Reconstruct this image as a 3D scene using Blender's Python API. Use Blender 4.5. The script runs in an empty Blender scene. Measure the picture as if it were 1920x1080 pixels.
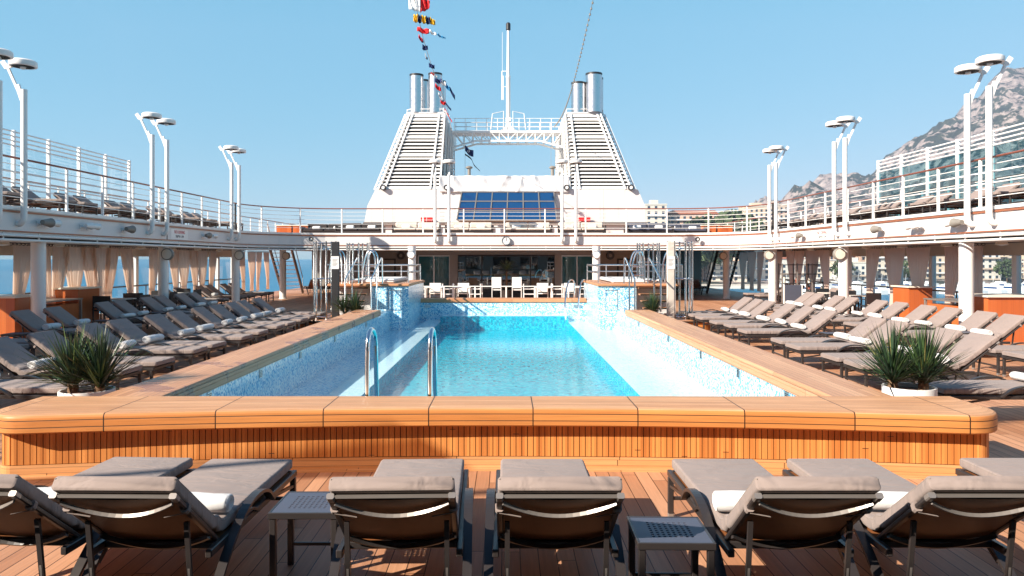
import bpy, math, random
from mathutils import Vector, Matrix, noise
R = math.radians
PI = math.pi
random.seed(7)
scene = bpy.context.scene
col = scene.collection
# ---------------------------------------------------------------- camera
cam_d = bpy.data.cameras.new("camera")
cam = bpy.data.objects.new("camera", cam_d); col.objects.link(cam)
cam.location = (0, 0, 1.92); cam.rotation_euler = (R(90), 0, 0)
cam_d.sensor_width = 36; cam_d.lens = 26.25
cam_d.shift_x = 0.0052; cam_d.shift_y = -0.0281
cam_d.clip_start = 0.05; cam_d.clip_end = 60000
scene.camera = cam
# ---------------------------------------------------------------- light
SUN = Vector((-1.40, -0.94, 1.0)).normalized()
EL = math.asin(SUN.z); AZ = math.atan2(SUN.x, SUN.y)
world = bpy.data.worlds.new("World"); scene.world = world; world.use_nodes = True
wn = world.node_tree; wn.nodes.clear()
sky = wn.nodes.new('ShaderNodeTexSky'); sky.sky_type = 'NISHITA'; sky.sun_disc = False
sky.sun_elevation = EL; sky.sun_rotation = AZ
sky.altitude = 0; sky.air_density = 1.0; sky.dust_density = 0.6; sky.ozone_density = 2.2
bg = wn.nodes.new('ShaderNodeBackground'); bg.inputs[1].default_value = 0.10
wo = wn.nodes.new('ShaderNodeOutputWorld')
def _m(op, a, b):
    n = wn.nodes.new('ShaderNodeMath'); n.operation = op; n.inputs[1].default_value = b; wn.links.new(a, n.inputs[0]); return n.outputs[0]
_sp = wn.nodes.new('ShaderNodeSeparateColor'); _cb = wn.nodes.new('ShaderNodeCombineColor'); wn.links.new(sky.outputs[0], _sp.inputs[0])
for _i, (_g, _a) in enumerate(((1.05, 0.76), (0.42, 0.805), (0.35, 0.947))):   # softer, cleaner blue of a hazy Riviera morning
    wn.links.new(_m('MULTIPLY', _m('POWER', _m('MULTIPLY', _sp.outputs[_i], 0.164), _g), _a / 0.207), _cb.inputs[_i])
_tc = wn.nodes.new('ShaderNodeTexCoord'); _sz = wn.nodes.new('ShaderNodeSeparateXYZ'); wn.links.new(_tc.outputs['Generated'], _sz.inputs[0])
_mr = wn.nodes.new('ShaderNodeMapRange'); _mr.interpolation_type = 'SMOOTHSTEP'; _mr.inputs[1].default_value = 0.30; _mr.inputs[2].default_value = 0.75; wn.links.new(_sz.outputs[2], _mr.inputs[0])
_mx = wn.nodes.new('ShaderNodeMix'); _mx.data_type = 'RGBA'; _mx.blend_type = 'MULTIPLY'; _mx.inputs[7].default_value = (0.52, 0.38, 0.53, 1)   # deeper zenith
wn.links.new(_mr.outputs[0], _mx.inputs[0]); wn.links.new(_cb.outputs[0], _mx.inputs[6])
wn.links.new(_mx.outputs[2], bg.inputs[0]); wn.links.new(bg.outputs[0], wo.inputs[0])
sl = bpy.data.lights.new("sun", 'SUN'); sl.energy = 5.0; sl.angle = R(0.53); sl.color = (1.0, 0.90, 0.77)
so = bpy.data.objects.new("sun", sl); col.objects.link(so)
so.rotation_euler = SUN.to_track_quat('Z', 'Y').to_euler()
scene.view_settings.view_transform = 'Standard'; scene.view_settings.look = 'None'
scene.view_settings.exposure = 1.05; scene.view_settings.gamma = 1
scene.cycles.max_bounces = 8; scene.cycles.transparent_max_bounces = 16
scene.cycles.caustics_reflective = False; scene.cycles.caustics_refractive = False
# ---------------------------------------------------------------- materials
def newmat(name):
    m = bpy.data.materials.new(name); m.use_nodes = True
    nt = m.node_tree; b = nt.nodes['Principled BSDF']
    return m, nt, b
def N(nt, t, **kw):
    n = nt.nodes.new(t)
    for k, v in kw.items():
        if k.startswith('i_'):
            n.inputs[int(k[2:])].default_value = v
        else: setattr(n, k, v)
    return n
def MATH(nt, op, a, b=None):
    n = nt.nodes.new('ShaderNodeMath'); n.operation = op
    for i, v in enumerate((a, b)):
        if v is None: continue
        if isinstance(v, (int, float)): n.inputs[i].default_value = v
        else: nt.links.new(v, n.inputs[i])
    return n.outputs[0]
def mixc(nt, f, a, b, mode='MIX'):
    n = nt.nodes.new('ShaderNodeMix'); n.data_type = 'RGBA'; n.blend_type = mode
    for i, v in ((0, f), (6, a), (7, b)):
        if isinstance(v, (int, float)): n.inputs[i].default_value = v
        elif isinstance(v, tuple): n.inputs[i].default_value = (*v, 1)[:4]
        else: nt.links.new(v, n.inputs[i])
    return n.outputs[2]
def ramp(nt, fac, stops):
    n = nt.nodes.new('ShaderNodeValToRGB'); e = n.color_ramp.elements
    while len(e) < len(stops): e.new(0.5)
    for i, (p, c) in enumerate(stops):
        e[i].position = p; e[i].color = (*c, 1)
    nt.links.new(fac, n.inputs[0]); return n.outputs[0]
def simple(name, c, rough=0.5, metal=0.0, var=0.08, scale=6.0, bump=0.0, bscale=60.0, coat=0.0, spec=0.5, sheen=0.0):
    m, nt, b = newmat(name)
    tc = N(nt, 'ShaderNodeTexCoord')
    nz = N(nt, 'ShaderNodeTexNoise'); nz.inputs['Scale'].default_value = scale; nz.inputs['Detail'].default_value = 5
    nt.links.new(tc.outputs['Object'], nz.inputs['Vector'])
    lo = tuple(max(0, x * (1 - var)) for x in c); hi = tuple(min(1, x * (1 + var)) for x in c)
    nt.links.new(mixc(nt, nz.outputs[0], lo, hi), b.inputs['Base Color'])
    b.inputs['Metallic'].default_value = metal
    rr = MATH(nt, 'ADD', MATH(nt, 'MULTIPLY', nz.outputs[0], 0.16), max(0.02, rough - 0.08))
    nt.links.new(rr, b.inputs['Roughness'])
    b.inputs['Coat Weight'].default_value = coat; b.inputs['Specular IOR Level'].default_value = spec
    b.inputs['Sheen Weight'].default_value = sheen
    if bump:
        n2 = N(nt, 'ShaderNodeTexNoise'); n2.inputs['Scale'].default_value = bscale; n2.inputs['Detail'].default_value = 4
        nt.links.new(tc.outputs['Object'], n2.inputs['Vector'])
        bp = N(nt, 'ShaderNodeBump'); bp.inputs['Strength'].default_value = bump; bp.inputs['Distance'].default_value = 0.02
        nt.links.new(n2.outputs[0], bp.inputs['Height']); nt.links.new(bp.outputs[0], b.inputs['Normal'])
    return m
def planks(name, ca, cb, w, L, coord='Object', axis='Y', rough=0.55, seam=0.07, seamc=(0.03, 0.015, 0.008), jseam=None, grain=1.0, voff=0.0, spec=0.35, wet=0.0):
    """boards running along `axis`, width w, length L (staggered)"""
    m, nt, b = newmat(name)
    tc = N(nt, 'ShaderNodeTexCoord'); sp = N(nt, 'ShaderNodeSeparateXYZ')
    nt.links.new(tc.outputs[coord], sp.inputs[0])
    u, v = (sp.outputs[1], sp.outputs[0]) if axis == 'Y' else (sp.outputs[0], sp.outputs[1])
    vv = MATH(nt, 'DIVIDE', MATH(nt, 'ADD', v, 500.0 + voff), w)
    row = MATH(nt, 'FLOOR', vv); fv = MATH(nt, 'FRACT', vv)
    wn1 = N(nt, 'ShaderNodeTexWhiteNoise', noise_dimensions='1D'); nt.links.new(row, wn1.inputs['W'])
    if jseam == 'aligned': uu = MATH(nt, 'DIVIDE', MATH(nt, 'ADD', u, 500.0), L)
    else: uu = MATH(nt, 'ADD', MATH(nt, 'DIVIDE', MATH(nt, 'ADD', u, 500.0), L), MATH(nt, 'MULTIPLY', wn1.outputs[0], 7.0))
    cu = MATH(nt, 'FLOOR', uu); fu = MATH(nt, 'FRACT', uu)
    idn = MATH(nt, 'ADD', MATH(nt, 'MULTIPLY', row, 13.37), MATH(nt, 'MULTIPLY', cu, 3.71))
    wn2 = N(nt, 'ShaderNodeTexWhiteNoise', noise_dimensions='1D'); nt.links.new(idn, wn2.inputs['W'])
    # grain
    mp = N(nt, 'ShaderNodeCombineXYZ')
    nt.links.new(MATH(nt, 'MULTIPLY', u, 2.0), mp.inputs[0]); nt.links.new(MATH(nt, 'MULTIPLY', v, 45.0), mp.inputs[1])
    nt.links.new(MATH(nt, 'MULTIPLY', wn2.outputs[0], 50.0), mp.inputs[2])
    gn = N(nt, 'ShaderNodeTexNoise'); gn.inputs['Scale'].default_value = 1.0; gn.inputs['Detail'].default_value = 6; gn.inputs['Roughness'].default_value = 0.65
    nt.links.new(mp.outputs[0], gn.inputs['Vector'])
    base = mixc(nt, wn2.outputs[0], ca, cb)
    g = MATH(nt, 'MULTIPLY', MATH(nt, 'SUBTRACT', gn.outputs[0], 0.5), 0.9 * grain)
    hsv = N(nt, 'ShaderNodeHueSaturation'); nt.links.new(base, hsv.inputs['Color'])
    nt.links.new(MATH(nt, 'ADD', g, 1.0), hsv.inputs['Value'])
    big = N(nt, 'ShaderNodeTexNoise'); big.inputs['Scale'].default_value = 0.9; big.inputs['Detail'].default_value = 5
    nt.links.new(tc.outputs['Object'], big.inputs['Vector'])
    c1 = mixc(nt, MATH(nt, 'MULTIPLY', big.outputs[0], 0.5), hsv.outputs[0], tuple(x * 0.72 for x in ca))
    if wet:
        wt = N(nt, 'ShaderNodeTexNoise'); wt.inputs['Scale'].default_value = 1.7; wt.inputs['Detail'].default_value = 6; wt.inputs['Distortion'].default_value = 0.4
        nt.links.new(tc.outputs['Object'], wt.inputs['Vector'])
        wf = ramp(nt, wt.outputs[0], [(0.56, (0, 0, 0)), (0.585, (1, 1, 1))])
        c1 = mixc(nt, MATH(nt, 'MULTIPLY', wf, wet), c1, (0.22, 0.06, 0.035))
        rf = MATH(nt, 'SUBTRACT', rough, MATH(nt, 'MULTIPLY', wf, rough * 0.35)); nt.links.new(rf, b.inputs['Roughness'])
    else: b.inputs['Roughness'].default_value = rough
    s1 = MATH(nt, 'LESS_THAN', fv, seam)
    s2 = MATH(nt, 'LESS_THAN', fu, 0.006 / L if jseam != 'aligned' else 0.010 / L)
    s = MATH(nt, 'MAXIMUM', s1, s2)
    nt.links.new(mixc(nt, s, c1, seamc), b.inputs['Base Color'])
    b.inputs['Specular IOR Level'].default_value = spec
    hgt = MATH(nt, 'SUBTRACT', MATH(nt, 'MULTIPLY', gn.outputs[0], 0.12), s)
    bp = N(nt, 'ShaderNodeBump'); bp.inputs['Strength'].default_value = 0.35; bp.inputs['Distance'].default_value = 0.004
    nt.links.new(hgt, bp.inputs['Height']); nt.links.new(bp.outputs[0], b.inputs['Normal'])
    return m
def mosaic(name, stops, tile=0.025, grout=(0.75, 0.8, 0.8), rough=0.15):
    m, nt, b = newmat(name)
    tc = N(nt, 'ShaderNodeTexCoord')
    off = N(nt, 'ShaderNodeVectorMath', operation='ADD'); off.inputs[1].default_value = (100.0037, 100.0041, 100.0029)
    nt.links.new(tc.outputs['Object'], off.inputs[0])
    dv = N(nt, 'ShaderNodeVectorMath', operation='DIVIDE'); dv.inputs[1].default_value = (tile, tile, tile)
    nt.links.new(off.outputs[0], dv.inputs[0])
    fl = N(nt, 'ShaderNodeVectorMath', operation='FLOOR'); nt.links.new(dv.outputs[0], fl.inputs[0])
    w = N(nt, 'ShaderNodeTexWhiteNoise', noise_dimensions='3D'); nt.links.new(fl.outputs[0], w.inputs['Vector'])
    cl = N(nt, 'ShaderNodeTexNoise'); cl.inputs['Scale'].default_value = 5; cl.inputs['Detail'].default_value = 3
    nt.links.new(tc.outputs['Object'], cl.inputs['Vector'])
    f = MATH(nt, 'ADD', MATH(nt, 'MULTIPLY', w.outputs[0], 0.75), MATH(nt, 'MULTIPLY', cl.outputs[0], 0.3))
    c = ramp(nt, f, stops)
    nt.links.new(c, b.inputs['Base Color']); b.inputs['Roughness'].default_value = rough
    return m
M = {}
M['white'] = simple('white_paint', (0.78, 0.77, 0.75), 0.38, var=0.05, scale=1.5)
M['whitef'] = simple('white_ship_steel', (0.66, 0.645, 0.635), 0.42, var=0.07, scale=0.8)
def platemat():
    m, nt, b = newmat('riveted_white_steel')
    tc = N(nt, 'ShaderNodeTexCoord'); sp = N(nt, 'ShaderNodeSeparateXYZ'); nt.links.new(tc.outputs['Object'], sp.inputs[0])
    def line(o, pitch, w, off): return MATH(nt, 'LESS_THAN', MATH(nt, 'FRACT', MATH(nt, 'DIVIDE', MATH(nt, 'ADD', o, 300.0 + off), pitch)), w / pitch)
    s = MATH(nt, 'MAXIMUM', line(sp.outputs[0], 2.37, 0.025, 0.3), line(sp.outputs[2], 1.21, 0.02, 0.13))
    mp = N(nt, 'ShaderNodeMapping'); mp.inputs['Scale'].default_value = (3.5, 3.5, 0.25); nt.links.new(tc.outputs['Object'], mp.inputs['Vector'])
    st = N(nt, 'ShaderNodeTexNoise'); st.inputs['Scale'].default_value = 1.4; st.inputs['Detail'].default_value = 7; nt.links.new(mp.outputs[0], st.inputs['Vector'])
    bl = N(nt, 'ShaderNodeTexNoise'); bl.inputs['Scale'].default_value = 0.8; bl.inputs['Detail'].default_value = 2; nt.links.new(tc.outputs['Object'], bl.inputs['Vector'])
    stk = ramp(nt, st.outputs[0], [(0.55, (0, 0, 0)), (0.75, (1, 1, 1))])
    c = mixc(nt, MATH(nt, 'MULTIPLY', stk, 0.5), (0.66, 0.645, 0.635), (0.46, 0.40, 0.35))
    nt.links.new(mixc(nt, MATH(nt, 'MULTIPLY', s, 0.5), c, (0.34, 0.32, 0.31)), b.inputs['Base Color']); b.inputs['Roughness'].default_value = 0.4
    bp = N(nt, 'ShaderNodeBump'); bp.inputs['Strength'].default_value = 0.5; bp.inputs['Distance'].default_value = 0.05
    nt.links.new(bl.outputs[0], bp.inputs['Height']); nt.links.new(bp.outputs[0], b.inputs['Normal'])
    return m
M['plate'] = platemat()
M['cream'] = simple('cream_counter', (0.72, 0.66, 0.56), 0.35)
M['greywall'] = simple('grey_bulkhead', (0.22, 0.20, 0.175), 0.6)
M['ceiling'] = simple('ceiling_panel', (0.55, 0.50, 0.44), 0.6)
M['chrome'] = simple('polished_steel', (0.78, 0.78, 0.78), 0.14, 1.0, var=0.03)
M['steel'] = simple('brushed_steel', (0.62, 0.62, 0.63), 0.30, 1.0, var=0.06)
M['bronze'] = simple('bronze_frame', (0.034, 0.028, 0.027), 0.36, 0.1, var=0.10)
M['champ'] = simple('satin_frame', (0.30, 0.27, 0.25), 0.35, 0.5, var=0.08)
M['black'] = simple('black_plastic', (0.02, 0.02, 0.022), 0.45)
M['dark'] = simple('dark_void', (0.03, 0.03, 0.032), 0.8)
M['rubber'] = simple('dark_rubber', (0.03, 0.03, 0.03), 0.8)
M['brownstripe'] = simple('varnished_strip', (0.30, 0.10, 0.045), 0.35)
M['railteak'] = simple('handrail_teak', (0.23, 0.065, 0.035), 0.3)
M['red'] = simple('red_plastic', (0.65, 0.02, 0.02), 0.4)
M['sling'] = simple('sling_mesh', (0.24, 0.088, 0.030), 0.5, var=0.15, scale=4, bump=0.15, bscale=500)
M['towel'] = simple('towel_cotton', (0.80, 0.79, 0.78), 0.95, var=0.05, bump=0.6, bscale=260, sheen=0.3)
M['orangewood'] = planks('bar_veneer', (0.58, 0.16, 0.045), (0.40, 0.09, 0.025), 0.35, 30, axis='Y', seam=0.0, rough=0.3)
def fabric(name, c, rough=0.9):
    m, nt, b = newmat(name)
    tc = N(nt, 'ShaderNodeTexCoord')
    n1 = N(nt, 'ShaderNodeTexNoise'); n1.inputs['Scale'].default_value = 3.5; n1.inputs['Detail'].default_value = 5
    n2 = N(nt, 'ShaderNodeTexNoise'); n2.inputs['Scale'].default_value = 420; n2.inputs['Detail'].default_value = 2
    mp = N(nt, 'ShaderNodeMapping'); mp.inputs['Scale'].default_value = (1.0, 2.6, 1.0); mp.inputs['Rotation'].default_value = (0, 0, 0.35)
    n3 = N(nt, 'ShaderNodeTexNoise'); n3.inputs['Scale'].default_value = 3.2; n3.inputs['Detail'].default_value = 3; n3.inputs['Distortion'].default_value = 0.8
    oi = N(nt, 'ShaderNodeObjectInfo')
    ad = N(nt, 'ShaderNodeVectorMath', operation='ADD')
    sc = N(nt, 'ShaderNodeVectorMath', operation='SCALE'); sc.inputs['Scale'].default_value = 0.37
    nt.links.new(oi.outputs['Location'], sc.inputs[0])
    nt.links.new(tc.outputs['Object'], ad.inputs[0]); nt.links.new(sc.outputs[0], ad.inputs[1])
    nt.links.new(ad.outputs[0], mp.inputs['Vector'])
    nt.links.new(ad.outputs[0], n1.inputs['Vector']); nt.links.new(tc.outputs['Object'], n2.inputs['Vector']); nt.links.new(mp.outputs[0], n3.inputs['Vector'])
    f = MATH(nt, 'ADD', MATH(nt, 'MULTIPLY', n1.outputs[0], 0.6), MATH(nt, 'MULTIPLY', n2.outputs[0], 0.4))
    nt.links.new(mixc(nt, f, tuple(x * 0.86 for x in c), tuple(min(1, x * 1.14) for x in c)), b.inputs['Base Color'])
    b.inputs['Roughness'].default_value = rough; b.inputs['Sheen Weight'].default_value = 0.08; b.inputs['Specular IOR Level'].default_value = 0.25
    h = MATH(nt, 'ADD', MATH(nt, 'MULTIPLY', n3.outputs[0], 1.0), MATH(nt, 'MULTIPLY', n2.outputs[0], 0.02))
    bp = N(nt, 'ShaderNodeBump'); bp.inputs['Strength'].default_value = 0.8; bp.inputs['Distance'].default_value = 0.035
    nt.links.new(h, bp.inputs['Height']); nt.links.new(bp.outputs[0], b.inputs['Normal'])
    return m
M['cushion'] = fabric('cushion_canvas', (0.270, 0.215, 0.195))
M['piping'] = fabric('cushion_piping', (0.26, 0.21, 0.18))
M['sofa'] = fabric('sofa_canvas', (0.56, 0.50, 0.44))
M['tarp'] = fabric('white_tarpaulin', (0.62, 0.62, 0.63), 0.6)
M['deck'] = planks('deck_teak', (0.60, 0.315, 0.18), (0.38, 0.17, 0.088), 0.118, 2.6, axis='Y', rough=0.5, seam=0.055)
M['deck_far'] = M['deck']
M['caplong'] = planks('cap_teak_front', (0.62, 0.255, 0.075), (0.47, 0.17, 0.045), 0.062, 0.945, coord='UV', axis='X', jseam='aligned', rough=0.48, seam=0.10, voff=-0.024)
M['captop'] = planks('cap_teak_top', (0.64, 0.35, 0.18), (0.50, 0.245, 0.115), 0.062, 0.945, coord='UV', axis='X', jseam='aligned', rough=0.5, seam=0.018, grain=1.6, voff=-0.024)
M['capside'] = planks('cap_teak_side', (0.64, 0.34, 0.18), (0.48, 0.225, 0.11), 0.105, 2.2, coord='UV', axis='X', rough=0.4, seam=0.045, wet=0.55)
M['capside2'] = planks('cap_teak_side_dry', (0.66, 0.37, 0.20), (0.50, 0.24, 0.12), 0.105, 2.2, coord='UV', axis='X', rough=0.4, seam=0.045)
M['slat'] = planks('slat_teak', (0.68, 0.28, 0.08), (0.42, 0.135, 0.032), 0.0532, 5.0, coord='UV', axis='Y', rough=0.42, seam=0.0, grain=0.8)
M['plinth'] = planks('plinth_teak', (0.68, 0.36, 0.16), (0.56, 0.26, 0.10), 0.05, 1.5, coord='UV', axis='X', rough=0.42, seam=0.04)
M['step'] = planks('step_teak', (0.58, 0.28, 0.14), (0.48, 0.21, 0.10), 0.10, 2.0, axis='X', rough=0.45, seam=0.05)
M['mosaic'] = mosaic('pool_mosaic', [(0.0, (0.02, 0.17, 0.42)), (0.3, (0.09, 0.38, 0.62)), (0.52, (0.42, 0.68, 0.80)), (0.78, (0.78, 0.86, 0.88))])
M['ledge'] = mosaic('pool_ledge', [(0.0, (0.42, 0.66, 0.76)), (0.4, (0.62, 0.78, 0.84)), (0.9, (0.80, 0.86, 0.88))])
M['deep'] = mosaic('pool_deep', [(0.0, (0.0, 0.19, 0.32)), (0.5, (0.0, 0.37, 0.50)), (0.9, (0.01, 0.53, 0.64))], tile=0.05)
def glassy(name, tint, rough=0.02, ior=1.45, bump=0.0, bscale=(1, 1, 1), bs=6.0, bd=0.01, amount=1.0):
    m = bpy.data.materials.new(name); m.use_nodes = True; nt = m.node_tree; nt.nodes.clear()
    out = N(nt, 'ShaderNodeOutputMaterial'); tr = N(nt, 'ShaderNodeBsdfTransparent'); gl = N(nt, 'ShaderNodeBsdfGlossy'); mx = N(nt, 'ShaderNodeMixShader')
    tr.inputs[0].default_value = (*tint, 1); gl.inputs['Roughness'].default_value = rough
    fr = N(nt, 'ShaderNodeFresnel'); fr.inputs[0].default_value = ior
    geo = N(nt, 'ShaderNodeNewGeometry')
    f = MATH(nt, 'MULTIPLY', MATH(nt, 'MULTIPLY', fr.outputs[0], amount), MATH(nt, 'SUBTRACT', 1.0, geo.outputs['Backfacing']))
    nt.links.new(f, mx.inputs[0]); nt.links.new(tr.outputs[0], mx.inputs[1]); nt.links.new(gl.outputs[0], mx.inputs[2]); nt.links.new(mx.outputs[0], out.inputs[0])
    if bump:
        tc = N(nt, 'ShaderNodeTexCoord'); mp = N(nt, 'ShaderNodeMapping'); mp.inputs['Scale'].default_value = bscale
        n1 = N(nt, 'ShaderNodeTexNoise'); n1.inputs['Scale'].default_value = bs; n1.inputs['Detail'].default_value = 4; n1.inputs['Distortion'].default_value = 0.6
        nt.links.new(tc.outputs['Object'], mp.inputs['Vector']); nt.links.new(mp.outputs[0], n1.inputs['Vector'])
        bp = N(nt, 'ShaderNodeBump'); bp.inputs['Strength'].default_value = bump; bp.inputs['Distance'].default_value = bd
        nt.links.new(n1.outputs[0], bp.inputs['Height'])
        nt.links.new(bp.outputs[0], gl.inputs['Normal']); nt.links.new(bp.outputs[0], fr.inputs['Normal'])
    return m
M['water'] = glassy('pool_water_surface', (0.90, 0.985, 1.0), 0.02, 1.33, bump=1.0, bs=4.0, bd=0.05, bscale=(1, 1.7, 1), amount=0.22)
M['glass'] = glassy('clear_glass', (0.95, 0.98, 0.985), 0.01, 1.45)
M['tealglass'] = glassy('teal_glass', (0.62, 0.80, 0.83), 0.01, 1.45)
def darkglass(name, c, rough=0.04):
    m, nt, b = newmat(name); b.inputs['Base Color'].default_value = (*c, 1); b.inputs['Roughness'].default_value = rough
    b.inputs['Specular IOR Level'].default_value = 0.8; b.inputs['Metallic'].default_value = 0.0
    return m
M['shadeglass'] = glassy('shade_strip_tint', (0.55, 0.46, 0.38), 0.05, 1.45)  # tint of the added overhead strip, sets how deep its shade falls
M['blueglass'] = darkglass('blue_window_glass', (0.006, 0.05, 0.17))
M['blackglass'] = darkglass('dark_window_glass', (0.004, 0.010, 0.014), 0.02)
M['blackglass'].node_tree.nodes['Principled BSDF'].inputs['IOR'].default_value = 2.2
M['doorglass'] = darkglass('teal_door_glass', (0.015, 0.12, 0.15))
M['facadeglass'] = darkglass('facade_glass', (0.04, 0.06, 0.09), 0.2)
def curtain_mat(name, c):
    m = bpy.data.materials.new(name); m.use_nodes = True; nt = m.node_tree; nt.nodes.clear()
    out = N(nt, 'ShaderNodeOutputMaterial'); d = N(nt, 'ShaderNodeBsdfDiffuse'); t = N(nt, 'ShaderNodeBsdfTranslucent'); mx = N(nt, 'ShaderNodeMixShader')
    d.inputs[0].default_value = (*c, 1); t.inputs[0].default_value = (*c, 1); mx.inputs[0].default_value = 0.5
    nt.links.new(d.outputs[0], mx.inputs[1]); nt.links.new(t.outputs[0], mx.inputs[2]); nt.links.new(mx.outputs[0], out.inputs[0])
    return m
M['curtain'] = curtain_mat('peach_curtain', (0.80, 0.61, 0.49))
M['curtain2'] = curtain_mat('mauve_curtain', (0.84, 0.67, 0.57))
def leafmat():
    m, nt, b = newmat('yucca_leaf')
    g = N(nt, 'ShaderNodeNewGeometry')
    nt.links.new(ramp(nt, g.outputs['Random Per Island'], [(0.0, (0.010, 0.026, 0.014)), (0.6, (0.028, 0.062, 0.03)), (0.86, (0.075, 0.14, 0.045)), (0.95, (0.16, 0.20, 0.06)), (1.0, (0.22, 0.15, 0.06))]), b.inputs['Base Color'])
    b.inputs['Roughness'].default_value = 0.42
    return m
M['leaf'] = leafmat()
M['bark'] = simple('fibrous_trunk', (0.17, 0.10, 0.055), 0.9, bump=0.6, bscale=50)
M['soil'] = simple('bark_mulch', (0.16, 0.06, 0.03), 0.95, bump=0.8, bscale=60, var=0.4, scale=30)
M['treeleaf'] = simple('tree_foliage', (0.06, 0.09, 0.035), 0.8, var=0.5, scale=0.4)
# ---------------------------------------------------------------- mesh helpers
class MB:
    def __init__(s): s.v = []; s.f = []; s.uv = []; s.sm = []
    def add(s, vs, fs, uvs=None, smooth=False):
        o = len(s.v); s.v += [tuple(p) for p in vs]
        for i, f in enumerate(fs):
            s.f.append(tuple(o + k for k in f)); s.sm.append(smooth)
            s.uv.append(uvs[i] if uvs else [(0, 0)] * len(f))
        return s
    def box(s, x0, x1, y0, y1, z0, z1):
        vs = [(x0, y0, z0), (x1, y0, z0), (x1, y1, z0), (x0, y1, z0), (x0, y0, z1), (x1, y0, z1), (x1, y1, z1), (x0, y1, z1)]
        return s.add(vs, [(0, 3, 2, 1), (4, 5, 6, 7), (0, 1, 5, 4), (1, 2, 6, 5), (2, 3, 7, 6), (3, 0, 4, 7)])
    def bbox(s, x0, x1, y0, y1, z0, z1, b=0.005):
        """box with chamfered vertical and horizontal edges"""
        xs = (x0, x0 + b, x1 - b, x1); ys = (y0, y0 + b, y1 - b, y1); zs = (z0, z0 + b, z1 - b, z1)
        vs = []; idx = {}
        def V(x, y, z):
            k = (x, y, z)
            if k not in idx: idx[k] = len(vs); vs.append(k)
            return idx[k]
        fs = []
        x0, xa, xb, x1 = xs; y0, ya, yb, y1 = ys; z0, za, zb, z1 = zs
        fs += [(V(xa, ya, z0), V(xa, yb, z0), V(xb, yb, z0), V(xb, ya, z0)), (V(xa, ya, z1), V(xb, ya, z1), V(xb, yb, z1), V(xa, yb, z1)),
               (V(xa, y0, za), V(xb, y0, za), V(xb, y0, zb), V(xa, y0, zb)), (V(xb, y1, za), V(xa, y1, za), V(xa, y1, zb), V(xb, y1, zb)),
               (V(x1, ya, za), V(x1, yb, za), V(x1, yb, zb), V(x1, ya, zb)), (V(x0, yb, za), V(x0, ya, za), V(x0, ya, zb), V(x0, yb, zb))]
        for (zc, ze) in ((z0, za), (z1, zb)):
            fs += [(V(xa, ya, zc), V(xb, ya, zc), V(xb, y0, ze), V(xa, y0, ze)), (V(xa, yb, zc), V(xb, yb, zc), V(xb, y1, ze), V(xa, y1, ze)),
                   (V(xa, ya, zc), V(xa, yb, zc), V(x0, yb, ze), V(x0, ya, ze)), (V(xb, ya, zc), V(xb, yb, zc), V(x1, yb, ze), V(x1, ya, ze))]
        for (xe, xi) in ((x0, xa), (x1, xb)):
            for (ye, yi) in ((y0, ya), (y1, yb)):
                fs.append((V(xe, yi, za), V(xi, ye, za), V(xi, ye, zb), V(xe, yi, zb)))
                for (ze, zi) in ((z0, za), (z1, zb)):
                    fs.append((V(xi, yi, ze), V(xe, yi, zi), V(xi, ye, zi)))
        return s.add(vs, fs)
    def prism(s, poly, h, axis='z', base=0.0):
        """poly: list of 2D points; extruded base..base+h along axis"""
        n = len(poly)
        def P(p, t):
            if axis == 'z': return (p[0], p[1], t)
            if axis == 'y': return (p[0], t, p[1])
            return (t, p[0], p[1])
        vs = [P(p, base) for p in poly] + [P(p, base + h) for p in poly]
        fs = [tuple(range(n))[::-1], tuple(range(n, 2 * n))] + [(i, (i + 1) % n, n + (i + 1) % n, n + i) for i in range(n)]
        return s.add(vs, fs)
    def quad(s, a, b, c, d, uv=None): return s.add([a, b, c, d], [(0, 1, 2, 3)], [uv] if uv else None)
    def sweep(s, path, prof, closed_prof=True, closed=False, up=Vector((0, 0, 1)), caps=True, smooth=True, scale=None, fixed=None):
        """prof: list of (side, up) points; path: 3D points"""
        path = [Vector(p) for p in path]; n = len(path); k = len(prof); vs = []
        su = [0.0]
        for i in range(1, n): su.append(su[-1] + (path[i] - path[i - 1]).length)
        pl = [0.0]
        for j in range(1, k + 1):
            a = prof[j % k]; b_ = prof[j - 1]; pl.append(pl[-1] + math.hypot(a[0] - b_[0], a[1] - b_[1]))
        for i, p in enumerate(path):
            if closed: t = path[(i + 1) % n] - path[i - 1]
            else: t = path[min(i + 1, n - 1)] - path[max(i - 1, 0)]
            t.normalize()
            if fixed is not None: side = Vector(fixed)
            else:
                side = t.cross(up)
                if side.length < 1e-4: side = Vector((1, 0, 0))
                side.normalize()
            u2 = side.cross(t).normalized()
            sc = scale[i] if scale else (1, 1)
            for (a, b_) in prof: vs.append(p + side * a * sc[0] + u2 * b_ * sc[1])
        fs = []; uvs = []
        m = n if closed else n - 1; kk = k if closed_prof else k - 1
        for i in range(m):
            i2 = (i + 1) % n
            for j in range(kk):
                j2 = (j + 1) % k
                fs.append((i * k + j, i * k + j2, i2 * k + j2, i2 * k + j))
                ua, ub = su[i], su[i + 1] if i + 1 < n else su[i] + 0.1
                uvs.append([(ua, pl[j]), (ua, pl[j + 1]), (ub, pl[j + 1]), (ub, pl[j])])
        if caps and closed_prof and not closed:
            fs.append(tuple(range(k))[::-1]); uvs.append([(0, 0)] * k)
            fs.append(tuple((n - 1) * k + j for j in range(k))); uvs.append([(0, 0)] * k)
        return s.add(vs, fs, uvs, smooth)
    def tube(s, path, r, n=8, closed=False, up=Vector((0, 0, 1)), scale=None):
        return s.sweep(path, [(r * math.cos(2 * PI * i / n), r * math.sin(2 * PI * i / n)) for i in range(n)], closed=closed, up=up, scale=scale)
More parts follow.
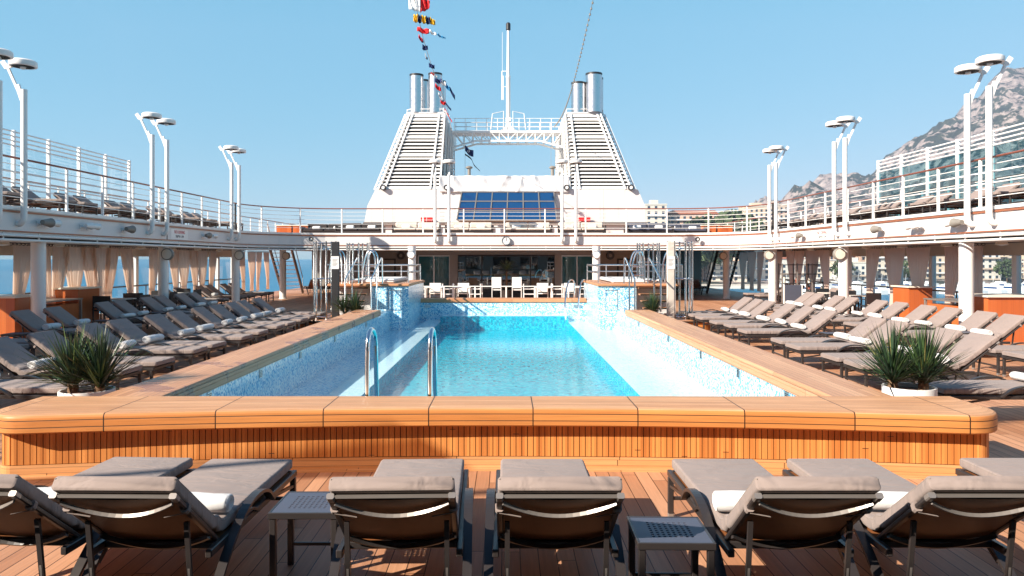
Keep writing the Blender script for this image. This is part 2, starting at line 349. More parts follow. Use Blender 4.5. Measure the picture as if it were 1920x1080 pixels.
    def rod(s, a, b, r, n=8):
        a = Vector(a); b = Vector(b); d = (b - a).normalized()
        up = Vector((0, 0, 1)) if abs(d.z) < 0.9 else Vector((0, 1, 0))
        return s.tube([a, b], r, n, up=up)
    def bar(s, a, b, w, h, up=None):
        a = Vector(a); b = Vector(b); d = (b - a).normalized()
        if up is None: up = Vector((0, 0, 1)) if abs(d.z) < 0.9 else Vector((0, 1, 0))
        return s.sweep([a, b], [(-w / 2, -h / 2), (w / 2, -h / 2), (w / 2, h / 2), (-w / 2, h / 2)], up=up, smooth=False)
    def band(s, path, w, h, up=Vector((0, 0, 1)), fixed=None):
        return s.sweep(path, [(-w / 2, -h / 2), (w / 2, -h / 2), (w / 2, h / 2), (-w / 2, h / 2)], up=up, smooth=False, fixed=fixed)
    def lathe(s, prof, c=(0, 0, 0), n=20, axis='z', smooth=True):
        """prof: (r, t) pairs"""
        vs = []
        for (r, t) in prof:
            for i in range(n):
                a = 2 * PI * i / n; x, y = r * math.cos(a), r * math.sin(a)
                if axis == 'z': q = (x, y, t)
                elif axis == 'y': q = (x, t, y)
                else: q = (t, x, y)
                vs.append((c[0] + q[0], c[1] + q[1], c[2] + q[2]))
        fs = [(j * n + i, j * n + (i + 1) % n, (j + 1) * n + (i + 1) % n, (j + 1) * n + i) for j in range(len(prof) - 1) for i in range(n)]
        fs.append(tuple(range(n))[::-1]); fs.append(tuple((len(prof) - 1) * n + i for i in range(n)))
        return s.add(vs, fs, None, smooth)
    def mesh(s, name):
        me = bpy.data.meshes.new(name); me.from_pydata(s.v, [], s.f); 
        ul = me.uv_layers.new(name='UVMap'); k = 0
        flat = []
        for f in s.uv:
            for q in f: flat += [q[0], q[1]]
        ul.data.foreach_set('uv', flat)
        me.polygons.foreach_set('use_smooth', s.sm); me.validate(); me.update()
        if any(s.sm):
            try: me.set_sharp_from_angle(angle=R(40))
            except Exception: pass
        return me
    def build(s, name, mat, parent=None, loc=None, rot=None, label=None, cat=None, group=None, kind=None):
        me = s.mesh(name); me.materials.append(M[mat] if isinstance(mat, str) else mat)
        o = bpy.data.objects.new(name, me); col.objects.link(o)
        if parent is not None: o.parent = parent
        if loc is not None: o.location = loc
        if rot is not None: o.rotation_euler = rot
        tag(o, label, cat, group, kind); return o
def tag(o, label=None, cat=None, group=None, kind=None):
    if label: o['label'] = label
    if cat: o['category'] = cat
    if group: o['group'] = group
    if kind: o['kind'] = kind
    return o
def thing(name, label, cat, loc=(0, 0, 0), rz=0.0, group=None):
    o = bpy.data.objects.new(name, None); col.objects.link(o); o.empty_display_size = 0.2
    o.location = loc; o.rotation_euler = (0, 0, rz)
    return tag(o, label, cat, group)
def dup(root, loc, rz=None, label=None, group=None, skip=()):
    def cp(o, par):
        c = o.copy(); col.objects.link(c)
        if par is not None: c.parent = par
        for ch in [q for q in KIDS.get(o, [])]:
            if ch.name.split('.')[0] in skip: continue
            cp(ch, c)
        return c
    r = cp(root, None); r.location = loc
    if rz is not None: r.rotation_euler = (0, 0, rz)
    if label: r['label'] = label
    if group: r['group'] = group
    return r
class _K(dict):
    def get(self, o, d=None): return list(o.children)
KIDS = _K()
def bez(pts, n=8):
    """catmull-rom through pts"""
    P = [Vector(p) for p in pts]; P = [P[0] * 2 - P[1]] + P + [P[-1] * 2 - P[-2]]; out = []
    for i in range(1, len(P) - 2):
        for j in range(n):
            t = j / n; a, b, c, d = P[i - 1], P[i], P[i + 1], P[i + 2]
            out.append(0.5 * ((2 * b) + (c - a) * t + (2 * a - 5 * b + 4 * c - d) * t * t + (3 * b - a - 3 * c + d) * t ** 3))
    out.append(P[-2]); return out
ORD = ['first', 'second', 'third', 'fourth', 'fifth', 'sixth', 'seventh', 'eighth', 'ninth', 'tenth', 'eleventh', 'twelfth', 'thirteenth', 'fourteenth', 'fifteenth', 'sixteenth', 'seventeenth', 'eighteenth', 'nineteenth', 'twentieth']
C0 = -0.1
# ================================================================ SETTING
# sky is the world. sea
def seamat():
    m, nt, b = newmat('sea_water')
    tc = N(nt, 'ShaderNodeTexCoord')
    n1 = N(nt, 'ShaderNodeTexNoise'); n1.inputs['Scale'].default_value = 0.05; n1.inputs['Detail'].default_value = 8
    nt.links.new(tc.outputs['Object'], n1.inputs['Vector'])
    nt.links.new(mixc(nt, n1.outputs[0], (0.008, 0.13, 0.25), (0.02, 0.20, 0.34)), b.inputs['Base Color'])
    b.inputs['Roughness'].default_value = 0.35
    n2 = N(nt, 'ShaderNodeTexNoise'); n2.inputs['Scale'].default_value = 0.5; n2.inputs['Detail'].default_value = 6
    nt.links.new(tc.outputs['Object'], n2.inputs['Vector'])
    bp = N(nt, 'ShaderNodeBump'); bp.inputs['Strength'].default_value = 0.6; bp.inputs['Distance'].default_value = 1.0
    nt.links.new(n2.outputs[0], bp.inputs['Height']); nt.links.new(bp.outputs[0], b.inputs['Normal'])
    return m
M['sea'] = seamat()
SEA = -14.0
MB().quad((-40000, -8000, SEA), (40000, -8000, SEA), (40000, 45000, SEA), (-40000, 45000, SEA)).build('sea', 'sea', kind='structure')
# ship hull under the deck
b = MB()
b.box(-13.9, 13.7, -14, 7.05, SEA - 1, -0.05)
b.box(-13.9, 13.7, 26.0, 90, SEA - 1, -0.05)
b.box(-13.9, -3.5, 7.05, 26.0, SEA - 1, -0.05)
b.box(3.3, 13.7, 7.05, 26.0, SEA - 1, -0.05)
b.box(-3.5, 3.3, 7.05, 26.0, SEA - 1, -2.0)
b.build('ship_hull', 'whitef', label='white steel ship hull under the teak pool deck', cat='hull')
# main deck (teak), with a hole for the pool
b = MB()
for (x0, x1, y0, y1) in ((-13.9, 13.7, -14, 7.05), (-13.9, -3.5, 7.05, 26.0), (3.3, 13.7, 7.05, 26.0), (-13.9, 13.7, 26.0, 90)):
    b.quad((x0, y0, 0), (x1, y0, 0), (x1, y1, 0), (x0, y1, 0))
b.build('deck_floor', 'deck', kind='structure')

# ---------------------------------------------------------------- pool
pool = thing('swimming_pool', 'long turquoise swimming pool with mosaic walls and raised teak surround', 'swimming pool', (0, 0, 0))
PI_ = 3.33                       # inner half width
def arcY(x, ymid, ye, hw=4.39):  # gentle concave curve of the front counter
    return ymid - (ymid - ye) * ((x - C0) / hw) ** 2
# mosaic walls (inner)
b = MB()
xl, xr = C0 - PI_, C0 + PI_
b.box(xl - 0.15, xl, 7.2, 22.0, -1.6, 0.425); b.box(xr, xr + 0.15, 7.2, 22.0, -1.6, 0.425)
b.box(xl, xr, 25.0, 25.15, -1.6, 0.46)
b.box(xl, xr, 7.2, 7.35, -1.6, 0.43)
b.build('mosaic_wall', 'mosaic', pool)
# ledges
b = MB()
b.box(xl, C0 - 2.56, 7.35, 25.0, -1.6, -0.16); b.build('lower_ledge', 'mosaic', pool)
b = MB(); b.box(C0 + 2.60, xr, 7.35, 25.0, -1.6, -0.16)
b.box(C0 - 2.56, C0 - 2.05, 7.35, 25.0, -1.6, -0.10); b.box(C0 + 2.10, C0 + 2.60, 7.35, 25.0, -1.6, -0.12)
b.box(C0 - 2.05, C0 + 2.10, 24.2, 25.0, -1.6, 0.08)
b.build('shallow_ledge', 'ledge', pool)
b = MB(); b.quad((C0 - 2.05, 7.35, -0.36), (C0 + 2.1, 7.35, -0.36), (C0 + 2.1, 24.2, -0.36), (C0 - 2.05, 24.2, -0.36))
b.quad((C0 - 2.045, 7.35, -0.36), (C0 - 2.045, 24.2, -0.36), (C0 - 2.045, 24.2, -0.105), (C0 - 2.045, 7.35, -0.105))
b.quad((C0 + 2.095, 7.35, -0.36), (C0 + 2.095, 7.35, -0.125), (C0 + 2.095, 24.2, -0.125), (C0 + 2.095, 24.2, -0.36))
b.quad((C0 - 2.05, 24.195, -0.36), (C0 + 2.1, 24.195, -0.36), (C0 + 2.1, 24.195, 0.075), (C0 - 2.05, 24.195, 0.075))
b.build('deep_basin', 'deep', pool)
# water surface
b = MB(); b.quad((xl, 7.35, 0.20), (xr, 7.35, 0.20), (xr, 25.0, 0.20), (xl, 25.0, 0.20)); b.build('water', 'water', kind='structure')
# overflow drains in side walls
for sx in (-1, 1):
    for Y in (8.6, 10.4, 12.4, 14.9, 18.2):
        b = MB(); x = C0 + sx * (PI_ - 0.012)
        b.box(min(x, x + sx * 0.010), max(x, x + sx * 0.010), Y - 0.06, Y + 0.06, 0.27, 0.39)
        f = b.build('overflow_drain', 'steel', pool)
        b = MB()
        for k in range(5): b.box(min(x - sx * 0.004, x), max(x - sx * 0.004, x), Y - 0.045, Y + 0.045, 0.285 + k * 0.02, 0.294 + k * 0.02)
        b.build('grille', 'black', f)
b = MB(); b.box(-2.75, -2.55, 24.97, 24.995, 0.3, 0.4); b.build('overflow_drain', 'steel', pool)
b = MB(); b.box(2.25, 2.5, 24.97, 24.995, 0.3, 0.4); b.build('overflow_drain', 'steel', pool)

# front counter: cladding, plinth, cap
HW = 4.50
def front_path(ymid, ye, hw, r, n=60):
    """plan path of the front face, rounded at both ends back to +Y"""
    pts = []
    yb = 7.1
    for i in range(9):
        a = PI / 2 * i / 8
        x = -hw + r - r * math.cos(a); y = arcY(C0 - hw + r, ymid, ye) + r - r * math.sin(a)
        pts.append((C0 + x, y))
    for i in range(1, n):
        x = C0 - hw + r + (2 * hw - 2 * r) * i / n; pts.append((x, arcY(x, ymid, ye)))
    for i in range(9):
        a = PI / 2 * (1 - i / 8)
        x = hw - r + r * math.cos(a); y = arcY(C0 + hw - r, ymid, ye) + r - r * math.sin(a)
        pts.append((C0 + x, y))
    return pts
front = thing('front_pool_counter', 'wide curved teak counter with slatted front between the loungers and the pool', 'pool counter', (0, 0, 0))
# backing
bp = front_path(6.915, 6.58, HW - 0.11, 0.12)
poly = bp + [(C0 + HW - 0.11, 7.2), (C0 - HW + 0.11, 7.2)]
b = MB(); b.prism(poly, 0.40, base=0.005); b.build('backing', 'rubber', front)
# slats: one strip each
def walk(path, step):
    """resample a 2D path"""
    out = []; d = 0.0; acc = 0.0
    L = [0.0]
    for i in range(1, len(path)): L.append(L[-1] + math.hypot(path[i][0] - path[i - 1][0], path[i][1] - path[i - 1][1]))
    n = int(L[-1] / step); k = 0
    for i in range(n + 1):
        s = L[-1] * i / n
        while k < len(L) - 2 and L[k + 1] < s: k += 1
        t = (s - L[k]) / (L[k + 1] - L[k]); out.append((path[k][0] * (1 - t) + path[k + 1][0] * t, path[k][1] * (1 - t) + path[k + 1][1] * t))
    return out
full = [(C0 - HW + 0.10, 7.2)] + front_path(6.90, 6.565, HW - 0.10, 0.13) + [(C0 + HW - 0.10, 7.2)]
b = MB(); q = walk(full, 0.0532)
for i in range(len(q) - 1):
    a = Vector((*q[i], 0)); c = Vector((*q[i + 1], 0)); t = (c - a).normalized(); nn = Vector((t.y, -t.x, 0)); g = 0.0035
    a2 = a + t * g; c2 = c - t * g; e = nn * 0.012; ch = t * 0.002
    lo, hi = 0.105, 0.405
    vs = [a2, a2 + e - ch * 0 + Vector((0, 0, 0)), c2 + e, c2]
    u0 = i * 0.0532 + 0.004; u1 = u0 + 0.045
    vv = [(p.x, p.y, lo) for p in vs] + [(p.x, p.y, hi) for p in vs]
    b.add(vv, [(0, 1, 5, 4), (1, 2, 6, 5), (2, 3, 7, 6), (0, 3, 2, 1), (4, 5, 6, 7)],
          [[(u0, lo), (u0, lo), (u0, hi), (u0, hi)], [(u0, lo), (u1, lo), (u1, hi), (u0, hi)], [(u1, lo), (u1, lo), (u1, hi), (u1, hi)], [(u0, lo)] * 4, [(u0, lo)] * 4])
b.build('slat_cladding', 'slat', front)
pp = [(x, y, 0.05) for x, y in full]
b = MB(); b.sweep(pp, [(-0.005, -0.048), (0.022, -0.048), (0.022, 0.049), (-0.005, 0.049)], smooth=False); b.build('plinth', 'plinth', front)
pp = [(x, y - 0.0, 0.012) for x, y in full]
b = MB(); b.sweep(pp, [(0.023, -0.02), (0.135, -0.02), (0.135, -0.004), (0.023, -0.004)], smooth=False)
b.build('border_board', 'plinth', front)
# cap (rounded front edge, rounded ends)
b = MB()
fp = front_path(6.76, 6.40, HW, 0.36, 72)
zt, zb, rr = 0.57, 0.405, 0.035
yback = 7.36
prof_in = [(0.0, zb + 0.012), (0.0, zt - rr)] + [(rr - rr * math.cos(a), zt - rr + rr * math.sin(a)) for a in (R(22), R(45), R(68), R(90))]
rows = []
sl_ = [0.0]
for i in range(1, len(fp)): sl_.append(sl_[-1] + math.hypot(fp[i][0] - fp[i - 1][0], fp[i][1] - fp[i - 1][1]))
for i, (x, y) in enumerate(fp):
    a = fp[max(i - 1, 0)]; c = fp[min(i + 1, len(fp) - 1)]; t = Vector((c[0] - a[0], c[1] - a[1], 0)).normalized(); nn = Vector((-t.y, t.x, 0))
    row = [(x + nn.x * 0.012, y + nn.y * 0.012, zb)]
    row += [(x + nn.x * d, y + nn.y * d, z) for d, z in prof_in]
    for k in range(1, 5):
        f = k / 4; y0 = row[6][1]; row.append((row[6][0] * (1 - f) + x * f if 8 < i < len(fp) - 9 else row[6][0], y0 + (yback - y0) * f, zt))
    row.append((row[-1][0], yback, zb)); rows.append(row)
k = len(rows[0]); vs = [p for r in rows for p in r]; fs = []; uvs = []
vl = [0.0]
mid = rows[len(rows) // 2]
for j in range(1, k): vl.append(vl[-1] + (Vector(mid[j]) - Vector(mid[j - 1])).length)
for i in range(len(rows) - 1):
    for j in range(k - 1):
        fs.append((i * k + j, (i + 1) * k + j, (i + 1) * k + j + 1, i * k + j + 1))
        o = 0.52
        uvs.append([(sl_[i] + o, vl[j]), (sl_[i + 1] + o, vl[j]), (sl_[i + 1] + o, vl[j + 1]), (sl_[i] + o, vl[j + 1])])
    fs.append((i * k, i * k + k - 1, (i + 1) * k + k - 1, (i + 1) * k)); uvs.append([(0, 0)] * 4)
fs.append(tuple(range(k))); uvs.append([(0, 0)] * k); fs.append(tuple((len(rows) - 1) * k + j for j in range(k))[::-1]); uvs.append([(0, 0)] * k)
b.add(vs, fs, uvs, True)
cap = b.build('cap', 'caplong', front); cap.data.materials.append(M['captop'])
for p_ in cap.data.polygons:
    if p_.normal.z > 0.75: p_.material_index = 1
# side counters
def side_counter(sx, lab):
    t = thing('side_pool_counter', lab, 'pool counter', (0, 0, 0), group='teak counters along the pool sides')
    inner = [(C0 + sx * 3.30, y) for y in (7.362, 10, 13, 16)] + [(C0 + sx * 3.30, 18.5), (C0 + sx * 3.27, 20.0)]
    vs = []; fs = []; uvs = []; zt, zb = 0.566, 0.428
    n = len(inner)
    def outx(y): return C0 + sx * 3.92
    prof = [(0.0, 0.41), (0.0, 0.476), (0.006, 0.479), (0.0, 0.482), (0.0, 0.525), (0.006, 0.528), (0.0, 0.531), (0.0, 0.548), (0.018, zt), (0.3, zt), (0.6, zt), (0.95, zt), (0.95, zb)]
    for (x, y) in inner:
        W = abs(outx(y) - x)
        for (f, z) in prof:
            ff = f if f < 0.1 else f / 0.95 * W
            vs.append((x + sx * ff, y, z))
    k = len(prof); pl = [0]
    for j in range(1, k): pl.append(pl[-1] + math.hypot(prof[j][0] - prof[j - 1][0], prof[j][1] - prof[j - 1][1]))
    for i in range(n - 1):
        for j in range(k - 1):
            q = [i * k + j, (i + 1) * k + j, (i + 1) * k + j + 1, i * k + j + 1]
            u = [(inner[i][1], pl[j]), (inner[i + 1][1], pl[j]), (inner[i + 1][1], pl[j + 1]), (inner[i][1], pl[j + 1])]
            if sx < 0: q = q[::-1]; u = u[::-1]
            fs.append(tuple(q)); uvs.append(u)
    e = tuple((n - 1) * k + j for j in range(k)); fs.append(e); uvs.append([(inner[-1][0], vs[i][0]) for i in e])
    b = MB(); b.add(vs, fs, uvs); b.build('cap', 'capside' if sx < 0 else 'capside2', t)
    b = MB(); xo = C0 + sx * 3.80; xi = C0 + sx * 3.50
    b.box(min(xo, xi), max(xo, xi), 7.21, 19.95, 0.0, 0.428); b.build('counter_base', 'plinth', t)
side_counter(-1, 'teak topped counter with dark wet patches along the left side of the pool')
side_counter(1, 'dry pale teak topped counter along the right side of the pool')
# far counter
far = thing('far_pool_counter', 'low teak counter across the far end of the pool in front of the white chairs', 'pool counter', (0, 0, 0))
b = MB(); b.bbox(C0 - 2.9, C0 + 2.9, 24.96, 25.7, 0.47, 0.60, 0.02)
b.build('cap', 'step', far)
b = MB(); b.box(C0 - 2.9, C0 + 2.9, 25.16, 25.6, 0.0, 0.468); b.build('counter_base', 'whitef', far)
# spa blocks
def spa(sx, lab):
    t = thing('raised_hot_tub', lab, 'hot tub', (0, 0, 0), group='raised hot tubs at the far end of the pool')
    x0, x1 = C0 + sx * 2.78, C0 + sx * 3.9; a, c = min(x0, x1), max(x0, x1)
    b = MB(); b.box(a, c, 21.9, 25.9, -1.4, 1.12); b.build('mosaic_body', 'mosaic', t)
    x2 = C0 + sx * 5.15; a2, c2 = min(x1 + sx * 0.004, x2), max(x1 + sx * 0.004, x2)
    b = MB(); b.box(a2, c2, 22.4, 25.9, 0.0, 1.12); b.build('white_body', 'whitef', t)
    a3, c3 = min(x0 - sx * 0.03, x2), max(x0 - sx * 0.03, x2)
    b = MB(); b.bbox(a3, c3, 21.84, 26.0, 1.122, 1.20, 0.02); b.build('rim', 'step', t)
    b = MB(); b.bbox(a3 + 0.55, c3 - 0.55, 22.6, 25.7, 1.202, 1.32, 0.03); b.build('tub_lip', 'white', t)
    # wooden steps beside
    b = MB()
    xs0, xs1 = C0 + sx * 3.95, C0 + sx * 4.75
    for k in range(6): b.box(min(xs0, xs1), max(xs0, xs1), 20.3 + k * 0.30, 20.62 + k * 0.30, 0.16 + 0.18 * k, 0.20 + 0.18 * k)
    b.build('steps', 'step', t)
    # access panel outline
    b = MB(); xp = C0 + sx * 3.0
    for (p0, p1, q0, q1) in ((-.0, .36, .42, .435), (0, .36, 1.0, 1.015), (0, .015, .42, 1.015), (.345, .36, .42, 1.015)):
        u0, u1 = xp + sx * p0, xp + sx * p1; b.box(min(u0, u1), max(u0, u1), 21.893, 21.898, q0, q1)
    b.build('access_panel', 'steel', t)
    return t
spa(-1, 'raised hot tub with shaded blue mosaic wall at the far left end of the pool')
spa(1, 'raised hot tub with bright pale mosaic wall at the far right end of the pool')

# ---------------------------------------------------------------- upper deck ring
HX = 10.5; YC = 29.3; RC = 3.2; ZU = 2.98
def edge(off=0.0, y0=-12, n=10):
    """left -> far -> right inner edge path; off>0 moves away from the pool"""
    p = [(C0 - HX - off, y) for y in (y0, -6, 0, 5, 10, 14, 18, 22, 26, YC)]
    for i in range(1, n + 1):
        a = PI / 2 * i / n; p.append((C0 - HX + RC - (RC + off) * math.cos(a), YC + (RC + off) * math.sin(a)))
    q = [(2 * C0 - x, y) for (x, y) in reversed(p)]
    return p + q
up = thing('upper_deck', 'white U-shaped upper deck balcony running round the pool on round columns', 'upper deck', (0, 0, 0))
E = edge()
b = MB()
for i in range(len(E) - 1):
    (xa, ya), (xb, yb) = E[i], E[i + 1]
    if xa < C0 - HX + RC + 0.01 and xb < C0 - HX + RC + 0.01:
        b.quad((-13.6, ya, ZU), (xa, ya, ZU), (xb, yb, ZU), (-13.6, yb, ZU))
    elif xa > C0 + HX - RC - 0.01 and xb > C0 + HX - RC - 0.01:
        b.quad((xa, ya, ZU), (13.4, ya, ZU), (13.4, yb, ZU), (xb, yb, ZU))
b.quad((-13.6, YC + RC, ZU), (13.4, YC + RC, ZU), (13.4, 90, ZU), (-13.6, 90, ZU))
b.build('teak_floor', 'deck', up)
b = MB()
for i in range(len(E) - 1):
    (xa, ya), (xb, yb) = E[i], E[i + 1]
    if xa < C0 - HX + RC + 0.01 and xb < C0 - HX + RC + 0.01:
        b.quad((-13.6, yb, 2.46), (xb, yb, 2.46), (xa, ya, 2.46), (-13.6, ya, 2.46))
    elif xa > C0 + HX - RC - 0.01 and xb > C0 + HX - RC - 0.01:
        b.quad((xb, yb, 2.46), (13.4, yb, 2.46), (13.4, ya, 2.46), (xa, ya, 2.46))
b.quad((-13.6, 90, 2.46), (13.4, 90, 2.46), (13.4, YC + RC, 2.46), (-13.6, YC + RC, 2.46))
b.build('ceiling', 'ceiling', up)
E3 = [(x, y, 0) for x, y in E]
def ring(name, mat, o0, o1, z0, z1, par):
    b = MB(); b.sweep(E3, [(o0, z0), (o1, z0), (o1, z1), (o0, z1)], smooth=False); return b.build(name, mat, par)
ring('fascia', 'whitef', -0.12, 0.0, 2.47, 3.0, up)
ring('top_lip', 'white', -0.12, 0.035, 2.985, 3.06, up)
ring('upper_trim', 'brownstripe', -0.01, 0.03, 2.925, 2.965, up)
ring('lower_trim', 'brownstripe', -0.01, 0.035, 2.505, 2.535, up)
b = MB(); b.sweep([(p[0], p[1], 2.435) for p in E3], [(0.035 + 0.032 * math.cos(a), 0.032 * math.sin(a)) for a in [k * PI / 4 for k in range(8)]]); b.build('rail_tube', 'white', up)
b = MB(); b.sweep([(p[0], p[1], 2.335) for p in E3], [(0.035 + 0.028 * math.cos(a), 0.028 * math.sin(a)) for a in [k * PI / 4 for k in range(8)]]); b.build('rail_tube', 'white', up)
ring('dark_gap_strip', 'rubber', -0.10, -0.02, 2.36, 2.46, up)  # dark strip filling the gap between the two rail tubes
ring('soffit_strip', 'ceiling', -0.50, -0.13, 2.30, 2.458, up)
# rail tube hangers
b = MB()
w = walk(E, 1.2)
for i in range(1, len(w) - 1):
    b.box(w[i][0] - 0.015, w[i][0] + 0.015, w[i][1] - 0.015, w[i][1] + 0.015, 2.32, 2.5)
b.build('tube_hangers', 'white', up)
# outer bulwark of the upper deck
for sx in (-1, 1):
    x = C0 + sx * 13.35
    t = thing('outer_handrail', ('teak' if sx > 0 else 'dark') + ' capped wire guard rail on the outer ' + ('right' if sx > 0 else 'left') + ' edge of the upper deck', 'railing', (x, 0, ZU), group='outer guard rails of the upper deck')
    b = MB(); b.bar((0, -10, 1.12), (0, 60, 1.12), 0.07, 0.04); b.build('handrail', 'railteak', t)
    b = MB()
    for z in (0.18, 0.36, 0.54, 0.72, 0.90): b.rod((0, -10, z), (0, 60, z), 0.009, 5)
    b.build('wires', 'white', t)
    b = MB()
    for k in range(38): b.box(-0.02, 0.02, 7 + k * 1.4 - 0.02, 7 + k * 1.4 + 0.02, 0, 1.1)
    b.build('posts', 'white', t)
# inner guard rail: left, far, right
def guard(name, pts2, lab, ppitch, rmat):
    t = thing('guard_rail', lab, 'railing', (0, 0, 0), group='inner guard rails of the upper deck')
    p3 = [(x, y, 4.12) for x, y in pts2]
    b = MB(); b.sweep(p3, [(0.035 * math.cos(a), 0.024 * math.sin(a)) for a in [k * PI / 5 for k in range(10)]]); b.build('handrail', rmat, t)
    for z in (3.27, 3.45, 3.63, 3.80, 3.97):
        b = MB(); b.sweep([(x, y, z) for x, y in pts2], [(0.010 * math.cos(a), 0.010 * math.sin(a)) for a in [k * PI / 3 for k in range(6)]]); b.build('wire', 'white', t)
    w = walk(pts2, ppitch)
    for i, (x, y) in enumerate(w):
        b = MB(); b.bbox(-0.028, 0.028, -0.028, 0.028, 0, 1.1, 0.006); o = b.build('post', 'white', t, loc=(x, y, 3.03))
    return t
Eo = edge(0.05, 2)
nL = 8
left_pts = [p for p in Eo if p[0] < C0 and p[1] <= YC + 0.01]
far_pts = [p for p in Eo if p[1] >= YC - 0.01]
right_pts = [p for p in Eo if p[0] > C0 and p[1] <= YC + 0.01]
guard('left', left_pts, 'dark capped wire guard rail along the left balcony in front of the dark upper loungers', 1.6, 'railteak')
guard('far', far_pts, 'wire guard rail curving across the far balcony in front of the sofas', 1.75, 'railteak')
guard('right', right_pts, 'red-brown capped wire guard rail along the right balcony in front of the mountain', 1.6, 'railteak')
# glass wind screens
for sx in (-1, 1):
    t = thing('wind_screen', 'tall white post and glass wind screen on the ' + ('left' if sx < 0 else 'right') + ' upper deck' + (' against the mountain' if sx > 0 else ' against open sky'), 'wind screen', (C0 + sx * 12.85, 0, ZU), group='glass wind screens of the upper deck')
    for z in (2.29, 2.17, 2.05, 1.93, 1.25, 0.95):
        b = MB(); b.rod((0, 8, z), (0, 25.7, z), 0.022, 6); b.build('rail', 'white', t)
    for k in range(13):
        y = 25.6 - k * 1.5
        b = MB(); b.bbox(-0.05, 0.05, -0.03, 0.03, 0, 2.33, 0.006); b.build('post', 'white', t, loc=(0, y, 0))
        if k < 12:
            b = MB(); b.box(-0.004, 0.004, -1.46, -0.04, 0.1, 1.9); b.build('glass_pane', 'tealglass' if sx > 0 else 'glass', t, loc=(0, y, 0))
# columns
def column(x, y, lab, side):
    t = thing('deck_column', lab, 'column', (x, y, 0), group='round white columns under the upper deck')
    b = MB(); b.lathe([(0.19, 0.0), (0.19, 0.03), (0.155, 0.05), (0.155, 2.457)], n=24); b.build('shaft', 'white', t)
    return t
sp = None
for sx in (-1, 1):
    for i, y in enumerate((17.3, 23.6, 29.9, 36.2)):
        sd = 'left' if sx < 0 else 'right'
        column(C0 + sx * 10.75, y, f'{ORD[i]} round white column along the {sd} side counted from the near bar counter', sx)
        if i:
            s_ = thing('round_speaker', f'round beige loudspeaker on the {ORD[i]} column of the {sd} side', 'loudspeaker', (C0 + sx * 10.55, y - 0.19, 2.08), 0, 'round loudspeakers on the columns')
            b = MB(); b.lathe([(0.19, 0.10), (0.19, 0), (0.17, -0.02), (0.16, -0.02)], axis='y', n=24); b.build('housing', 'greywall', s_)
            b = MB(); b.lathe([(0.0, -0.03), (0.155, -0.024), (0.155, 0.0)], axis='y', n=24); b.build('grille', 'cream', s_)
for sx in (-1, 1):
    column(C0 + sx * 3.75, 30.4, 'slim white column at the ' + ('left' if sx < 0 else 'right') + ' end of the restaurant front', sx)
    s_ = thing('round_speaker', 'round white loudspeaker on the column ' + ('left' if sx < 0 else 'right') + ' of the restaurant doors', 'loudspeaker', (C0 + sx * 3.75 - 0.02, 30.2, 2.1), 0, 'round loudspeakers on the columns')
    b = MB(); b.lathe([(0.17, 0.10), (0.17, 0), (0.15, -0.02), (0.14, -0.02)], axis='y', n=24); b.build('housing', 'steel', s_)
    b = MB(); b.lathe([(0.0, -0.03), (0.135, -0.024), (0.135, 0.0)], axis='y', n=24); b.build('grille', 'white', s_)
# ---------------------------------------------------------------- outer window walls of the pool deck
for sx in (-1, 1):
    xw = C0 + sx * 13.1; sd = 'left' if sx < 0 else 'right'
    t = thing('window_wall', f'white framed glass window wall along the {sd} side of the pool deck', 'window wall', (xw, 0, 0), group='window walls of the pool deck')
    b = MB(); b.box(-0.06, 0.06, 4, 36, 2.02, 2.46); b.build('header', 'ceiling', t)
    b = MB(); b.box(-0.08, 0.08, 4, 36, 0, 0.16); b.build('sill', 'white', t)
    # mullions
    for k in range(18):
        y = 4.0 + k * 1.88
        b = MB(); b.bbox(-0.07, 0.07, -0.09, 0.09, 0.16, 2.02, 0.01); b.build('mullion', 'white', t, loc=(0, y, 0))
        if k < 17:
            b = MB(); b.box(-0.005, 0.005, 0.09, 1.79, 0.16, 2.02); b.build('window_pane', 'glass', t, loc=(0, y, 0))
    t2 = thing('inner_handrail', f'dark handrail running along the windows of the {sd} side', 'railing', (C0 + sx * 12.75, 0, 0), group='handrails along the windows')
    b = MB(); b.rod((0, 18.5 if sx < 0 else 20.5, 1.0), (0, 36, 1.0), 0.025); b.build('handrail', 'bronze', t2)
    b = MB()
    for k in range(6): b.rod((0, 21 + k * 2.8, 0), (0, 21 + k * 2.8, 1.0), 0.018)
    b.build('posts', 'bronze', t2)
# curtains
def curtain_mesh(wt, wb, skew, h=1.95):
    b = MB(); nu, nv = 34, 14; vs = []; fs = []
    for j in range(nv + 1):
        t = j / nv; z = 2.28 - h * t
        tie = 0.72
        if t < tie: w = wt + (wb - wt) * (t / tie) ** 1.2; sk = skew * (t / tie) ** 1.2
        else: w = wb + (wt * 0.12) * ((t - tie) / (1 - tie)); sk = skew
        for i in range(nu + 1):
            s = i / nu; y = sk + (s - 0.5) * w
            x = 0.045 * math.sin(s * 2 * PI * 6 + 0.6 * math.sin(t * 3)) * (1 - 0.35 * min(1, t / tie)) + 0.008 * math.sin(s * 31 + t * 4)
            vs.append((x, y, z))
    for j in range(nv):
        for i in range(nu): a = j * (nu + 1) + i; fs.append((a, a + 1, a + nu + 2, a + nu + 1))
    b.add(vs, fs, None, True); return b.mesh('curtain')
cm = {k: curtain_mesh(*v) for k, v in {'l': (0.85, 0.40, 0.24), 'r': (0.85, 0.40, -0.24), 'p': (1.25, 0.45, 0.0)}.items()}
cm2 = {}
for k, v in cm.items():
    v.materials.append(M['curtain']); c2 = v.copy(); c2.materials.clear(); c2.materials.append(M['curtain2']); cm2[k] = c2
ringb = MB()
